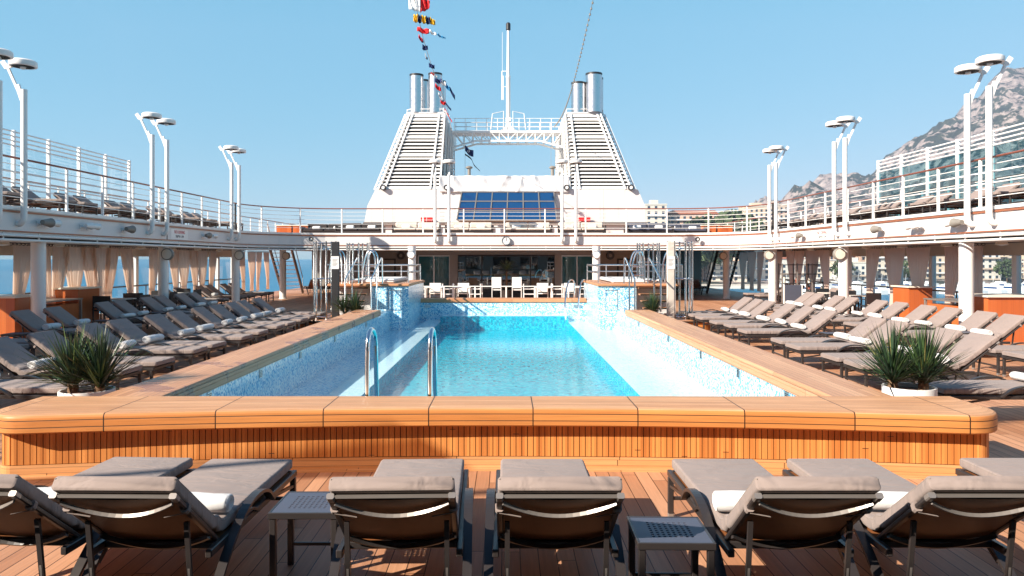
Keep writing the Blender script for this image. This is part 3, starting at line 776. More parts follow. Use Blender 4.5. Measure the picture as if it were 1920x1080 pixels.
for k in range(7): ringb.tube([(0.045 * math.sin(a) + 0, -0.5 + k * 0.16, 2.31 + 0.035 * math.cos(a)) for a in [q * PI / 4 for q in range(8)]], 0.008, 5, closed=True, up=Vector((0, 1, 0)))
ring_me = ringb.mesh('curtain_rings'); ring_me.materials.append(M['bronze'])
# photo positions -> distance along the wall, left side (x px) and right side
cur = {-1: [(14.4, 'r', 1), (15.1, 'l', 1)], 1: []}
def ypos(px): return 1400 * 12.6 / abs(px - 950)
lst_l = [(48, 'r'), (80, 'l'), (118, 'r'), (142, 'p'), (168, 'l'), (192, 'p'), (213, 'r'), (240, 'l'), (293, 'r'), (327, 'l'), (347, 'p'), (364, 'l'), (381, 'p'), (402, 'r'), (455, 'l'), (474, 'p'), (488, 'r'), (501, 'l')]
lst_r = [(1593, 'r'), (1645, 'l'), (1685, 'p'), (1730, 'p'), (1800, 'l'), (1832, 'r'), (1398, 'p'), (1415, 'p'), (1432, 'l'), (1463, 'p'), (1488, 'r'), (1506, 'l'), (1530, 'p'), (1552, 'r')]
for sx, lst in ((-1, lst_l), (1, lst_r)):
    sd = 'left' if sx < 0 else 'right'; lst = sorted(lst, key=lambda q: -abs(q[0] - 950))
    for i, (px, k) in enumerate(lst):
        me = (cm if sx < 0 else cm2)[k]
        o = bpy.data.objects.new('curtain', me); col.objects.link(o); o.location = (C0 + sx * 12.55, ypos(px), 0)
        tag(o, f'{"sunlit peach" if sx < 0 else "mauve"} curtain on the {sd} windows, {ORD[i]} from the near end', 'curtain', f'curtains tied back along the {sd} windows')
        r_ = bpy.data.objects.new('curtain_rings', ring_me); col.objects.link(r_); r_.parent = o
    t = MB(); t.rod((0, 6, 2.34), (0, 36, 2.34), 0.018); t.build('curtain_rod', 'bronze', loc=(C0 + sx * 12.55, 0, 0), label=f'long dark curtain rod above the {sd} windows', cat='curtain rod')

# unseen wall and frame added to cast shade on the near deck and counter
fd = thing('deck_shade_blocker', 'tall grey unseen wall added behind the near loungers to shade the deck', 'deckhouse', (0, 0, 0))
b = MB(); b.box(-17.5, 13.7, -4.0, -3.0, 0, 7.65); b.build('shade_wall', 'greywall', fd)  # added wall, sized for its shadow edge and kept dark to cut fill light
b = MB(); b.box(-13.6, 13.4, -2.998, -1.1, 5.35, 5.5); b.build('sky_blocking_roof', 'greywall', fd)  # unseen roof added to block skylight from behind the camera
for k in range(9):
    b = MB(); b.box(-12.6 + k * 2.8, -10.8 + k * 2.8, -2.995, -2.95, 0.9, 2.2); b.build('window', 'blackglass', fd)  # dark panes on the added wall
af = thing('shade_frame', 'unseen white frame added above the left balcony to shade the front counter', 'shade caster', (0, 0, 0))
b = MB(); b.band(bez([(-14.2, 0.02, 6.45), (-12.9, 0.26, 6.5), (-11.8, 0.48, 6.5), (-10.6, 0.70, 6.5), (-9.5, 0.82, 6.5)], 5), 0.42, 0.06); b.build('shade_strip', 'shadeglass', af)  # added strip, shaped to throw the shade band on the counter front
b = MB(); b.tube(bez([(-13.3, -0.9, 6.45), (-11.5, -0.62, 6.5), (-10.1, -0.14, 6.5), (-8.9, 0.12, 6.5)], 5), 0.055); b.build('shade_tube', 'white', af)  # added tube for the thin shadow across the lounger foot ends
for x, y in ((-13.2, -0.9), (-13.2, 0.1)): b = MB(); b.rod((x, y, ZU), (x, y, 6.5), 0.05); b.build('post', 'white', af)  # posts under the added shade-casting frame
# ================================================================ FAR SHIP STRUCTURE
# restaurant front under the far balcony
rf = thing('restaurant_front', 'dark glazed restaurant front with side doors under the far balcony', 'restaurant front', (0, 0, 0))
YR = 37.0
def X(px, Y=YR): return (px - 950) * Y / 1400
for p0, p1 in ((690, 782), (1114, 1205)): b = MB(); b.box(X(p0), X(p1), YR, YR + 0.2, 0, 2.46); b.build('side_wall', 'greywall', rf)
b = MB(); b.box(X(782), X(1114), YR, YR + 0.2, 2.15, 2.46); b.build('header', 'champ', rf)
def window(px0, px1, z0, z1, mat, npan):
    x0, x1 = X(px0), X(px1)
    b = MB(); b.box(x0, x1, YR + 0.02, YR + 0.06, z0, z0 + 0.08); b.box(x0, x1, YR + 0.02, YR + 0.06, z1 - 0.06, z1)
    for k in range(npan + 1):
        xx = x0 + (x1 - x0) * k / npan; b.box(xx - 0.03, xx + 0.03, YR + 0.021, YR + 0.061, z0 + 0.08, z1 - 0.06)
    f = b.build('window', 'steel' if npan < 3 else 'bronze', rf)
    for k in range(npan):
        xa = x0 + (x1 - x0) * k / npan + 0.03; xb = x0 + (x1 - x0) * (k + 1) / npan - 0.03
        b = MB(); b.box(xa, xb, YR + 0.035, YR + 0.045, z0 + 0.08, z1 - 0.06); b.build('pane', mat, f)
window(784, 843, 0.05, 2.12, 'doorglass', 2); window(1053, 1111, 0.05, 2.12, 'doorglass', 2)
window(858, 1040, 0.35, 2.12, 'blackglass', 4)
for p0, p1 in ((843, 858), (1040, 1053)): b = MB(); b.box(X(p0), X(p1), YR - 0.05, YR + 0.1, 0, 2.15); b.build('door_post', 'champ', rf)
b = MB(); b.box(X(858), X(1040), YR - 0.1, YR + 0.1, 0, 0.34); b.build('window_bench', 'bronze', rf)
# curtains / room inside side doors
b = MB(); b.box(-12, 12, 46, 46.2, 0, 2.46); b.build('rear_wall', 'greywall', label='grey bulkhead inside the restaurant behind the glass', cat='wall')
# doors in side walls
for px in (727, 1172):
    b = MB(); b.box(X(px) - 0.4, X(px) + 0.4, YR - 0.03, YR - 0.002, 0, 1.95); d = b.build('door_frame', 'rubber', rf)
    b = MB(); b.box(X(px) - 0.32, X(px) + 0.32, YR - 0.05, YR - 0.032, 0.03, 1.88); b.build('door_leaf', 'greywall', d)
for i, px in enumerate((752, 1144)):
    s_ = thing('wall_speaker', 'round dark loudspeaker on the ' + ('left' if i == 0 else 'right') + ' grey wall beside the restaurant', 'loudspeaker', (X(px), YR - 0.08, 2.1), 0, 'dark loudspeakers on the grey walls')
    b = MB(); b.lathe([(0.2, 0.07), (0.2, 0), (0.18, -0.03), (0.165, -0.03)], axis='y', n=20); b.build('housing', 'bronze', s_)
    b = MB(); b.lathe([(0.0, -0.035), (0.16, -0.025), (0.16, 0.0)], axis='y', n=20); b.build('grille', 'greywall', s_)
# clock on the far fascia
ck = thing('wall_clock', 'round white clock on the middle of the far balcony edge', 'clock', (C0 + 0.08, 32.44, 2.72))
b = MB(); b.lathe([(0.19, 0.03), (0.19, -0.05), (0.165, -0.05), (0.16, -0.03)], axis='y', n=28); b.build('case', 'steel', ck)
b = MB(); b.lathe([(0.0, -0.035), (0.16, -0.034), (0.16, 0)], axis='y', n=28); b.build('dial', 'white', ck)
b = MB(); b.box(-0.008, 0.008, -0.045, -0.04, 0, 0.12); b.bar((0, -0.047, 0), (-0.07, -0.047, 0.05), 0.012, 0.004)
for k in range(12):
    a = k * PI / 6; b.bar((0.125 * math.sin(a), -0.04, 0.125 * math.cos(a)), (0.15 * math.sin(a), -0.04, 0.15 * math.cos(a)), 0.01, 0.004)
b.build('hands', 'black', ck)
# deckhouse with the two funnels behind the far balcony
YF = 42.0
def FX(px): return (px - 950) / 33.333
def FZ(py): return 1.92 + (486 - py) / 33.333
dh = thing('funnel_deckhouse', 'broad white deckhouse with sloping sides that carries the two funnels', 'deckhouse', (0, 0, 0))
b = MB(); b.box(FX(683) + .15, FX(1213) - .15, YF + 0.3, YF + 14, 2.99, FZ(417)); b.build('lower_wall', 'plate', dh)
b = MB(); b.prism([(FX(683), FZ(417)), (FX(1213), FZ(417)), (FX(1209), FZ(385)), (FX(1196), FZ(355)), (FX(704), FZ(355)), (FX(689), FZ(385))], 14, 'y', YF); b.build('upper_wall', 'plate', dh)
b = MB(); b.box(FX(826), FX(1068), YF + 0.2, YF + 13, FZ(355) + .002, FZ(333)); b.build('mid_block', 'plate', dh)
b = MB(); b.box(FX(683) - .05, FX(1213) + .05, YF - 0.05, YF + 14.05, FZ(417) - 0.05, FZ(417) + 0.02); b.build('ledge_trim', 'champ', dh)
# skylight window on the deckhouse front
sk = MB(); yk = YF - 0.10
zz0, zz1 = FZ(413), FZ(360)
def kx(u, v):
    xa = FX(857) + (FX(866) - FX(857)) * v; xb = FX(1043) + (FX(1038) - FX(1043)) * v; return xa + (xb - xa) * u
def ky(v): return YF - 0.32 + 0.22 * v
def kz(v): return zz0 + (zz1 - zz0) * v
for i in range(7): sk.bar((kx(i / 6, 0), ky(0), kz(0)), (kx(i / 6, 1), ky(1), kz(1)), 0.06, 0.07)
for j in range(4): sk.bar((kx(0, j / 3), ky(j / 3), kz(j / 3)), (kx(1, j / 3), ky(j / 3), kz(j / 3)), 0.06, 0.06)
skf = sk.build('slanted_window', 'champ', dh)
b = MB(); v3 = [(kx(0, 0), ky(0) + .03, kz(0)), (kx(1, 0), ky(0) + .03, kz(0)), (kx(1, 0), YF, kz(0)), (kx(0, 0), YF, kz(0)), (kx(0, 1), ky(1) + .03, kz(1)), (kx(1, 1), ky(1) + .03, kz(1)), (kx(1, 1), YF, kz(1)), (kx(0, 1), YF, kz(1))]
b.add(v3, [(0, 3, 7, 4), (1, 5, 6, 2), (4, 7, 6, 5), (0, 1, 2, 3)]); b.build('window_casing', 'whitef', dh)
for i in range(6):
    for j in range(3):
        u0, u1, v0, v1 = i / 6, (i + 1) / 6, j / 3, (j + 1) / 3
        jy = 0.012 * random.uniform(-1, 1)
        b = MB(); b.quad((kx(u0, v0), ky(v0) + jy, kz(v0)), (kx(u1, v0), ky(v0) - jy, kz(v0)), (kx(u1, v1), ky(v1) - jy, kz(v1)), (kx(u0, v1), ky(v1) + jy, kz(v1)))
        b.build('pane', 'blueglass', skf)
# tarpaulin
b = MB(); nu, nv = 120, 10; vs = []; fs = []
xa, xb, za, zb_ = FX(824), FX(1067), FZ(360) - .02, FZ(329)
for j in range(nv + 1):
    for i in range(nu + 1):
        u = i / nu; v = j / nv
        wob = 0.13 * abs(math.sin(u * 21 + v * 1.5 * math.sin(u * 9))) + 0.02 * math.sin(u * 90 + v * 9) + 0.10 * noise.noise(Vector((u * 26 + v * 3, v * 2, 0)))
        vs.append((xa + (xb - xa) * u, YF - 0.14 + wob * (0.4 + v * 0.6) + 0.15 * v, za + (zb_ - za) * v + 0.02 * noise.noise(Vector((u * 12, 3, 1)))))
for j in range(nv):
    for i in range(nu): a = j * (nu + 1) + i; fs.append((a, a + 1, a + nu + 2, a + nu + 1))
b.add(vs, fs, None, True)
tp = b.build('tarpaulin', 'tarp', label='creased white tarpaulin lashed over the skylight between the funnels', cat='tarpaulin')
tp.modifiers.new('thick', 'SOLIDIFY').thickness = 0.02
# funnels
def funnel(sx, lab):
    c = FX(950)
    t = thing('funnel', lab, 'funnel', (0, 0, 0), group='white louvred funnels')
    # half-dimensions measured from the centre line: outer edge, inner edge by height
    z0, z1 = FZ(355), FZ(207)
    def xo(z): f = (z - z0) / (z1 - z0); return 7.36 - (7.36 - 5.72) * f ** 0.95
    def xi(z): f = (z - z0) / (z1 - z0); return 3.70 - 0.20 * f
    def yb(z): f = (z - z0) / (z1 - z0); return YF + 12 - 3.5 * f
    def P(z, m=0.0): # plan corners
        yf = YF + 0.05 + 0.9 * (z - z0) / (z1 - z0)
        pts = [(xi(z) + m, yf + m), (xo(z) - 0.28 - m, yf + m), (xo(z) - m, yf + 0.28 + m), (xo(z) - m, yb(z) - m), (xi(z) + m, yb(z) - m)]
        return [(C0 + sx * x, y) for x, y in pts]
    # dark core
    zs = [z0, z0 + 1.5, z0 + 3, z1 - 0.02]
    vs = []; fs = []
    for z in zs: vs += [(x, y, z) for x, y in P(z, 0.22)]
    for j in range(3):
        for i in range(5): fs.append((j * 5 + i, j * 5 + (i + 1) % 5, (j + 1) * 5 + (i + 1) % 5, (j + 1) * 5 + i))
    fs.append(tuple(range(5))); fs.append(tuple(15 + i for i in range(5)))
    b = MB(); b.add(vs, fs); b.build('dark_core', 'dark', t)
    # louvre slats
    n = 21; dz = (z1 - z0) / n; b = MB()
    for k in range(n):
        z = z0 + (k + 0.5) * dz
        h = 0.102 if k not in (9, 14, 19, 20, 0) else 0.175
        lo = P(z - h / 2, -0.03); hi = P(z + h / 2, 0.05); vs = [(x, y, z - h / 2) for x, y in lo] + [(x, y, z + h / 2) for x, y in hi]
        li = P(z - h / 2, 0.20); vs += [(x, y, z - h / 2 + .02) for x, y in li]; hi2 = P(z + h / 2, 0.20); vs += [(x, y, z + h / 2) for x, y in hi2]
        fs = []
        for i in range(5):
            j = (i + 1) % 5
            fs += [(i, j, 5 + j, 5 + i), (i, 10 + i, 10 + j, j), (5 + i, 5 + j, 15 + j, 15 + i)]
        b.add(vs, fs)
    b.build('louvre_slats', 'white', t)
    # corner and intermediate frame bars
    b = MB()
    for i in range(5):
        b.bar((*P(z0, -0.04)[i], z0), (*P(z1, -0.04)[i], z1), 0.085, 0.08)
    for f in (0.16, 0.90):
        p0 = P(z0, -0.05); p1 = P(z1, -0.05)
        a = [p0[0][q] * (1 - f) + p0[1][q] * f for q in (0, 1)]; c_ = [p1[0][q] * (1 - f) + p1[1][q] * f for q in (0, 1)]
        b.bar((*a, z0), (*c_, z1), 0.10, 0.06)
    for f in (0.2, 0.4, 0.6, 0.8):
        p0 = P(z0, -0.05); p1 = P(z1, -0.05)
        for (i0, i1) in ((4, 0), (2, 3)):
            a = [p0[i0][q] * (1 - f) + p0[i1][q] * f for q in (0, 1)]; c_ = [p1[i0][q] * (1 - f) + p1[i1][q] * f for q in (0, 1)]
            b.bar((*a, z0), (*c_, z1), 0.10, 0.06)
    b.build('frame_bars', 'white', t)
    b = MB(); b.prism(P(z1, 0.0), 0.10, 'z', z1); b.build('top_plate', 'whitef', t)
    # low rail round the top
    b = MB(); q = [(*p, z1 + 0.28) for p in P(z1, 0.05)]; b.tube(q, 0.025, 6, closed=True)
    for p in P(z1, 0.05): b.rod((*p, z1 + .1), (*p, z1 + 0.28), 0.02, 6)
    b.build('top_rail', 'white', t)
    # exhaust stacks
    st = {-1: [(768, 794, 140, 1.3, 0), (803, 829, 138, 1.3, 0), (786, 804, 150, 3.2, 1), (822, 836, 152, 3.4, 1)],
          1: [(1071, 1098, 155, 1.4, 0), (1098, 1129, 138, 1.2, 0), (1118, 1131, 146, 3.2, 1)]}[sx]
    for (p0, p1, pt, dy, dk) in st:
        Ys = YF + dy; s = 1400 / Ys; x = ((p0 + p1) / 2 - 950) / s; r = (p1 - p0) / 2 / s; zt = 1.92 + (486 - pt) / s
        b = MB(); b.lathe([(r, z1 + .1), (r, z1 + 0.9), (r * 1.02, z1 + 0.9), (r * 1.02, z1 + 0.93), (r, z1 + 0.93), (r, zt - 0.12)], c=(x, Ys, 0), n=28); o = b.build('exhaust_stack', 'steel', t)
        b = MB(); b.lathe([(r * 1.01, zt - 0.119), (r * 1.01, zt), (r * 0.86, zt), (r * 0.86, zt - 0.1)], c=(x, Ys, 0), n=28); b.build('stack_rim', 'black', o)
    # round floodlights on the funnel foot
    for px in ((719, 838) if sx < 0 else (1062, 1182)):
        b = MB(); b.lathe([(0.16, 0.1), (0.16, -0.15), (0.12, -0.15), (0.11, -0.1), (0.0, -0.1)], c=(FX(px), YF - 0.1, FZ(352)), axis='y', n=16); o = b.build('floodlight', 'black', t)
        b = MB(); b.lathe([(0.0, -0.125), (0.10, -0.12), (0.10, -0.11)], c=(FX(px), YF - 0.1, FZ(352)), axis='y', n=16); b.build('lens', 'white', o)
    return t
funnel(-1, 'white louvred funnel on the left with signal flags hanging against its steel stacks')
funnel(1, 'white louvred funnel on the right with two front steel stacks of different height')
# truss bridge between funnels
tb = thing('truss_bridge', 'white lattice footbridge with guard rail spanning between the two funnels', 'bridge', (0, 0, 0))
YT = YF + 3.0; ST = 1400 / YT
def TX(px): return (px - 950) / ST
def TZ(py): return 1.92 + (486 - py) / ST
for dy, nm in ((0, 'lattice_girder'), (1.3, 'lattice_girder')):
    b = MB(); y = YT + dy
    tops = [(848, 247), (1058, 247)]; b.bar((TX(848), y, TZ(247)), (TX(1058), y, TZ(247)), 0.12, 0.12)
    low = [(850, 276), (892, 264), (1012, 264), (1056, 276)]
    for i in range(3): b.bar((TX(low[i][0]), y, TZ(low[i][1])), (TX(low[i + 1][0]), y, TZ(low[i + 1][1])), 0.10, 0.10)
    nd = 12
    for k in range(nd + 1):
        px = 852 + (1054 - 852) * k / nd
        lw = 276 - 12 * min(1, (px - 850) / 42) if px < 892 else (264 if px < 1012 else 264 + 12 * (px - 1012) / 44)
        b.rod((TX(px), y, TZ(247)), (TX(px), y, TZ(lw)), 0.028, 6)
        if k < nd:
            p2 = 852 + (1054 - 852) * (k + 1) / nd
            l2 = 276 - 12 * min(1, (p2 - 850) / 42) if p2 < 892 else (264 if p2 < 1012 else 264 + 12 * (p2 - 1012) / 44)
            if k < nd / 2: b.rod((TX(px), y, TZ(247)), (TX(p2), y, TZ(l2)), 0.028, 6)
            else: b.rod((TX(px), y, TZ(lw)), (TX(p2), y, TZ(247)), 0.028, 6)
    b.build(nm, 'white', tb)
b = MB(); b.box(TX(848), TX(1058), YT + 0.09, YT + 1.2, TZ(247) - 0.05, TZ(247) + 0.03); b.build('walkway', 'white', tb)
for dy in (0, 1.3):
    b = MB(); y = YT + dy
    for py in (222, 230, 238): b.rod((TX(850), y, TZ(py)), (TX(1056), y, TZ(py)), 0.018, 5)
    for k in range(11): px = 852 + 20.2 * k; b.rod((TX(px), y, TZ(222)), (TX(px), y, TZ(244)), 0.02, 5)
    b.build('guard_rail', 'white', tb)
# mast
ms = thing('mast', 'tall slender white mast with black lantern standing on the bridge between the funnels', 'mast', (TX(953), YT + 0.65, TZ(247) + .03))
H = TZ(37) - TZ(247)
b = MB(); b.lathe([(0.13, 0), (0.13, H * 0.5), (0.15, H * 0.505), (0.15, H * 0.515), (0.10, H * 0.53), (0.075, H * 0.93)], n=16); b.build('pole', 'white', ms)
b = MB(); b.lathe([(0.10, H * 0.93), (0.14, H * 0.935), (0.14, H * 0.99), (0.08, H), (0.0, H + 0.02)], n=12); b.build('lantern', 'black', ms)
b = MB(); b.prism([(-0.62, 0.0), (0.62, 0.0), (0.16, 0.42), (0.16, 0.9), (-0.16, 0.9), (-0.16, 0.42)], 0.5, 'y', -0.25); b.build('foot_bracket', 'white', ms)
b = MB(); b.rod((-0.12, 0, H * .56), (-0.38, 0, H * .56), 0.03); b.rod((-0.38, 0, H * .56), (-0.38, 0, H * .30), 0.03); b.rod((-0.30, 0, H * .52), (-0.30, 0, H * .30), 0.02); b.rod((-0.38, 0, H * .42), (-.12, 0, H * .42), 0.02); b.build('antenna_bracket', 'white', ms)
b = MB(); b.rod((-0.36, 0.1, H * .56), (-0.36, 0.1, H * .92), 0.012, 5); b.build('whip_aerial', 'white', ms)
for k in (-1, 1):
    b = MB(); b.tube([(k * 0.28, -.7, 0.1), (k * 0.28, -.7, 1.2), (k * 0.95, -.7, 1.05), (k * 1.05, -.7, 0.1)], 0.03, 6); b.build('safety_hoop', 'white', ms)
# small vents beside the tarpaulin
for px in (878, 1038):
    t = thing('mushroom_vent', 'small grey vent post standing on the roof ' + ('left' if px < 950 else 'right') + ' of the tarpaulin', 'vent', (FX(px), YF + 1.0, FZ(333)), group='vent posts on the roof')
    b = MB(); b.lathe([(0.09, 0), (0.09, 0.62)], n=12); b.build('pipe', 'greywall', t)
    b = MB(); b.lathe([(0.10, 0.6), (0.2, 0.66), (0.2, 0.72), (0.08, 0.78)], n=14); b.build('hood', 'greywall', t)
# stairs on either side
def stairs(sx):
    sd = 'left' if sx < 0 else 'right'
    t = thing('deck_stairs', f'steep open stairway on the {sd} leading up to the upper deck', 'stairs', (0, 0, 0), group='stairways to the upper deck')
    xa, xb = C0 + sx * 12.5, C0 + sx * 11.35; y0, y1 = 42.0, 39.3; n = 13
    for x, mt in ((xa, 'champ'), (xb, 'champ')):
        b = MB(); b.bar((x, y0, 0.0), (x, y1, 2.95), 0.06, 0.24, up=Vector((0, 0, 1))); b.build('stringer', mt if sx < 0 else 'bronze', t)
        b = MB(); b.rod((x, y0 - .1, 0.9), (x, y1, 3.8), 0.025); b.rod((x, y0 - .1, 0.0), (x, y0 - .1, 0.9), 0.02); b.build('handrail', 'steel' if sx < 0 else 'bronze', t)
    for k in range(1, n):
        f = k / n; b = MB(); z = 2.95 * f; y = y0 + (y1 - y0) * f
        b.box(min(xa, xb) + .03, max(xa, xb) - .03, y - 0.12, y + 0.12, z - 0.035, z); b.build('tread', 'white', t)
stairs(-1); stairs(1)
# ================================================================ LOUNGERS
def rrect(w, h, r, n=4):
    pts = []
    for (cx, cz, a0) in ((w / 2 - r, -h / 2 + r, -90), (w / 2 - r, h / 2 - r, 0), (-w / 2 + r, h / 2 - r, 90), (-w / 2 + r, -h / 2 + r, 180)):
        for i in range(n + 1): a = R(a0 + 90 * i / n); pts.append((cx + r * math.cos(a), cz + r * math.sin(a)))
    return pts
PIV = (-0.44, 0.345); HEAD = (-0.955, 0.750)     # frame line of the backrest in (y, z)
def make_lounger(detail=True):
    t = thing('sun_lounger', 'x', 'sun lounger', (0, 0, 0))
    W = 0.62; th = 0.074
    # mattress: one folded pad
    bd = Vector((0, HEAD[0] - PIV[0], HEAD[1] - PIV[1])).normalized(); bn = Vector((0, -bd.z, bd.y)) * -1
    if bn.z < 0: bn = -bn
    c0 = Vector((0, 0.96, 0.352 + th / 2)); c1 = Vector((0, PIV[0] + 0.05, 0.352 + th / 2)); c2 = Vector((0, HEAD[0], HEAD[1])) + bn * (th / 2 + 0.016) + bd * 0.03
    path = []
    L1 = (c0 - c1).length; n1 = 22
    for i in range(n1): path.append(c0.lerp(c1, i / n1))
    m0 = c1; d2 = (c2 - c1).normalized()
    for i in range(1, 5): # fold
        f = i / 5; path.append(c1.lerp(c1 + d2 * 0.10, f) + Vector((0, 0.0, 0.0)) + Vector((0, 0.02, 0.012)) * math.sin(f * PI))
    for i in range(0, 12): path.append((c1 + d2 * 0.10).lerp(c2, i / 11))
    N_ = len(path); sc = []
    cum = [0]
    for i in range(1, N_): cum.append(cum[-1] + (path[i] - path[i - 1]).length)
    Lt = cum[-1]
    for c in cum:
        e = min(c, Lt - c)
        q = min(1.0, e / 0.035); rr_ = math.sqrt(max(0, 1 - (1 - q) ** 2))
        puff = 1 + 0.10 * math.sin(PI * min(1, e / 0.5) / 2)
        sc.append((0.965 + 0.035 * rr_, (0.45 + 0.55 * rr_) * puff * (0.93 + 0.05 * noise.noise(Vector((c * 4, 0, 0))))))
    # extra ring near the ends for rounding
    P2 = [path[0] + Vector((0, 0.0, 0)), path[0].lerp(path[1], 0.25), path[0].lerp(path[1], 0.6)] + path[1:-1] + [path[-2].lerp(path[-1], 0.6), path[-2].lerp(path[-1], 0.88), path[-1]]
    S2 = [(0.965, 0.72), (0.992, 0.93), (1.0, 1.0)] + sc[1:-1] + [(1.0, 1.02), (0.997, 0.97), (0.97, 0.78)]
    b = MB(); b.sweep(P2, rrect(W, th, 0.020), scale=S2); b.build('mattress', 'cushion', t)
    # piping along the top edge
    if detail:
        for s in (-1, 1):
            off = [p + Vector((s * (W / 2 - 0.004) * k[0], 0, 0)) for p, k in zip(P2, S2)]
            up_ = []
            for i, p in enumerate(P2):
                tt = (P2[min(i + 1, len(P2) - 1)] - P2[max(i - 1, 0)]).normalized(); nn = Vector((0, -tt.z, tt.y)); nn = nn if nn.z > 0 else -nn
                up_.append(off[i] + nn * (th / 2 - 0.014) * S2[i][1])
            b = MB(); b.tube(up_, 0.0045, 5, up=Vector((1, 0, 0))); b.build('piping', 'piping', t)
    # seat frame
    b = MB()
    for s in (-1, 1): b.bbox(s * 0.325 - 0.018, s * 0.325 + 0.018, -0.60, 0.945, 0.30, 0.345, 0.005)
    b.bbox(-0.307, 0.307, 0.91, 0.945, 0.302, 0.343, 0.005); b.bbox(-0.307, 0.307, -0.48, -0.45, 0.302, 0.343, 0.005)
    b.build('seat_frame', 'bronze', t)
    b = MB(); b.box(-0.306, 0.306, -0.448, 0.909, 0.330, 0.336); b.build('seat_sling', 'sling', t)
    # foot legs
    for s in (-1, 1):
        b = MB(); b.bbox(s * 0.325 - 0.02, s * 0.325 + 0.02, 0.885, 0.925, 0.0, 0.30, 0.005); l = b.build('leg', 'bronze', t)
        b = MB(); b.bar((s * 0.325, 0.885, 0.24), (s * 0.325, 0.45, 0.302), 0.025, 0.02); b.build('leg_brace', 'bronze', l)
        b = MB(); b.bbox(s * 0.325 - 0.021, s * 0.325 + 0.021, 0.884, 0.926, 0.0, 0.035, 0.004); b.build('leg_cap', 'champ', l)
    b = MB(); b.bbox(-0.305, 0.305, 0.893, 0.917, 0.13, 0.155, 0.004); b.build('crossbar', 'bronze', t)
    # sweeping arm that becomes the rear leg
    for s in (-1, 1):
        pth = bez([(s * 0.355, 0.34, 0.325), (s * 0.362, 0.20, 0.42), (s * 0.365, 0.02, 0.455), (s * 0.365, -0.18, 0.42), (s * 0.365, -0.38, 0.31), (s * 0.365, -0.56, 0.17), (s * 0.365, -0.74, 0.0)], 5)
        b = MB(); b.band(pth, 0.052, 0.02, fixed=(1, 0, 0)); b.build('armrest', 'bronze', t)
        pth = bez([(s * 0.352, 0.10, 0.325), (s * 0.355, -0.05, 0.385), (s * 0.358, -0.22, 0.36), (s * 0.358, -0.46, 0.215)], 5)
        b = MB(); b.band(pth, 0.022, 0.016, fixed=(1, 0, 0)); b.build('arm_brace', 'bronze', t)
    b = MB(); b.rod((-0.345, -0.60, 0.12), (0.345, -0.60, 0.12), 0.011); b.build('rear_crossbar', 'bronze', t)
    # backrest frame
    p0 = Vector((0, *PIV)); p1 = Vector((0, *HEAD)); d = (p1 - p0).normalized(); n_ = Vector((0, -d.z, d.y)); n_ = n_ if n_.z > 0 else -n_
    X1 = Vector((1, 0, 0))
    for s in (-1, 1):
        b = MB(); b.sweep([p0 + X1 * s * 0.300, p1 + X1 * s * 0.300], rrect(0.034, 0.026, 0.006, 1), up=n_); b.build('back_rail', 'bronze', t)
    b = MB()
    for s in (-1, 1): b.sweep([p1 + X1 * s * 0.300 - d * 0.045 - n_ * 0.001, p1 + X1 * s * 0.300 + d * 0.003 - n_ * 0.001], rrect(0.037, 0.030, 0.006, 1), up=n_)
    b.bar(p1 - X1 * 0.283 - d * 0.008, p1 + X1 * 0.283 - d * 0.008, 0.018, 0.014)
    b.build('head_rail', 'champ', t)
    # sling panel, sagging a little
    b = MB(); vs = []; fs = []; nu, nv = 12, 8
    for j in range(nv + 1):
        for i in range(nu + 1):
            u = i / nu; v = j / nv
            q = p0.lerp(p1, 0.04 + 0.93 * v) + X1 * (u - 0.5) * 0.568 - n_ * (0.012 * math.sin(PI * u) + 0.002)
            vs.append(q)
    for j in range(nv):
        for i in range(nu): a = j * (nu + 1) + i; fs.append((a, a + 1, a + nu + 2, a + nu + 1))
    b.add(vs, fs, None, True); b.build('back_sling', 'sling', t)
    # curved pull handle and lower curved brace
    pth = []
    for i in range(17):
        u = i / 16 * 2 - 1; pth.append(p1 - d * (0.055 + 0.10 * (1 - u * u)) + X1 * u * 0.283 - n_ * (0.018 + 0.030 * (1 - u * u)))
    b = MB(); b.band(pth, 0.019, 0.009, up=d); b.build('pull_handle', 'champ', t)
    pth = []
    for i in range(17):
        u = i / 16 * 2 - 1; pth.append(p0 + d * (0.10 - 0.09 * (1 - u * u)) + X1 * u * 0.300 - n_ * (0.018 + 0.03 * (1 - u * u)))
    b = MB(); b.band(pth, 0.026, 0.018, up=d); b.build('lower_brace', 'bronze', t)
    # props
    for s in (-1, 1):
        a = p0.lerp(p1, 0.52) + X1 * s * 0.262 - n_ * 0.02; c = Vector((s * 0.262, -0.66, 0.075))
        m = a.lerp(c, 0.55); b = MB(); b.bar(a, c, 0.018, 0.026, up=Vector((1, 0, 0))); o = b.build('prop_strut', 'bronze', t)
        b = MB(); b.bar(m, c - (c - a).normalized() * -0.03, 0.021, 0.012, up=Vector((1, 0, 0))); b.build('strut_sleeve', 'champ', o)
    # fastening straps
    for s in (-1, 1):
        q = p0.lerp(p1, 0.74) + X1 * s * 0.302; b = MB()
        b.sweep([q - d * 0.014, q + d * 0.014], rrect(0.044, 0.05, 0.01, 1), up=n_)
        b.bar(q - n_ * 0.026, q - X1 * s * 0.11 - n_ * 0.035 - d * 0.03, 0.012, 0.003); b.build('tie_strap', 'cushion', t)
    return t
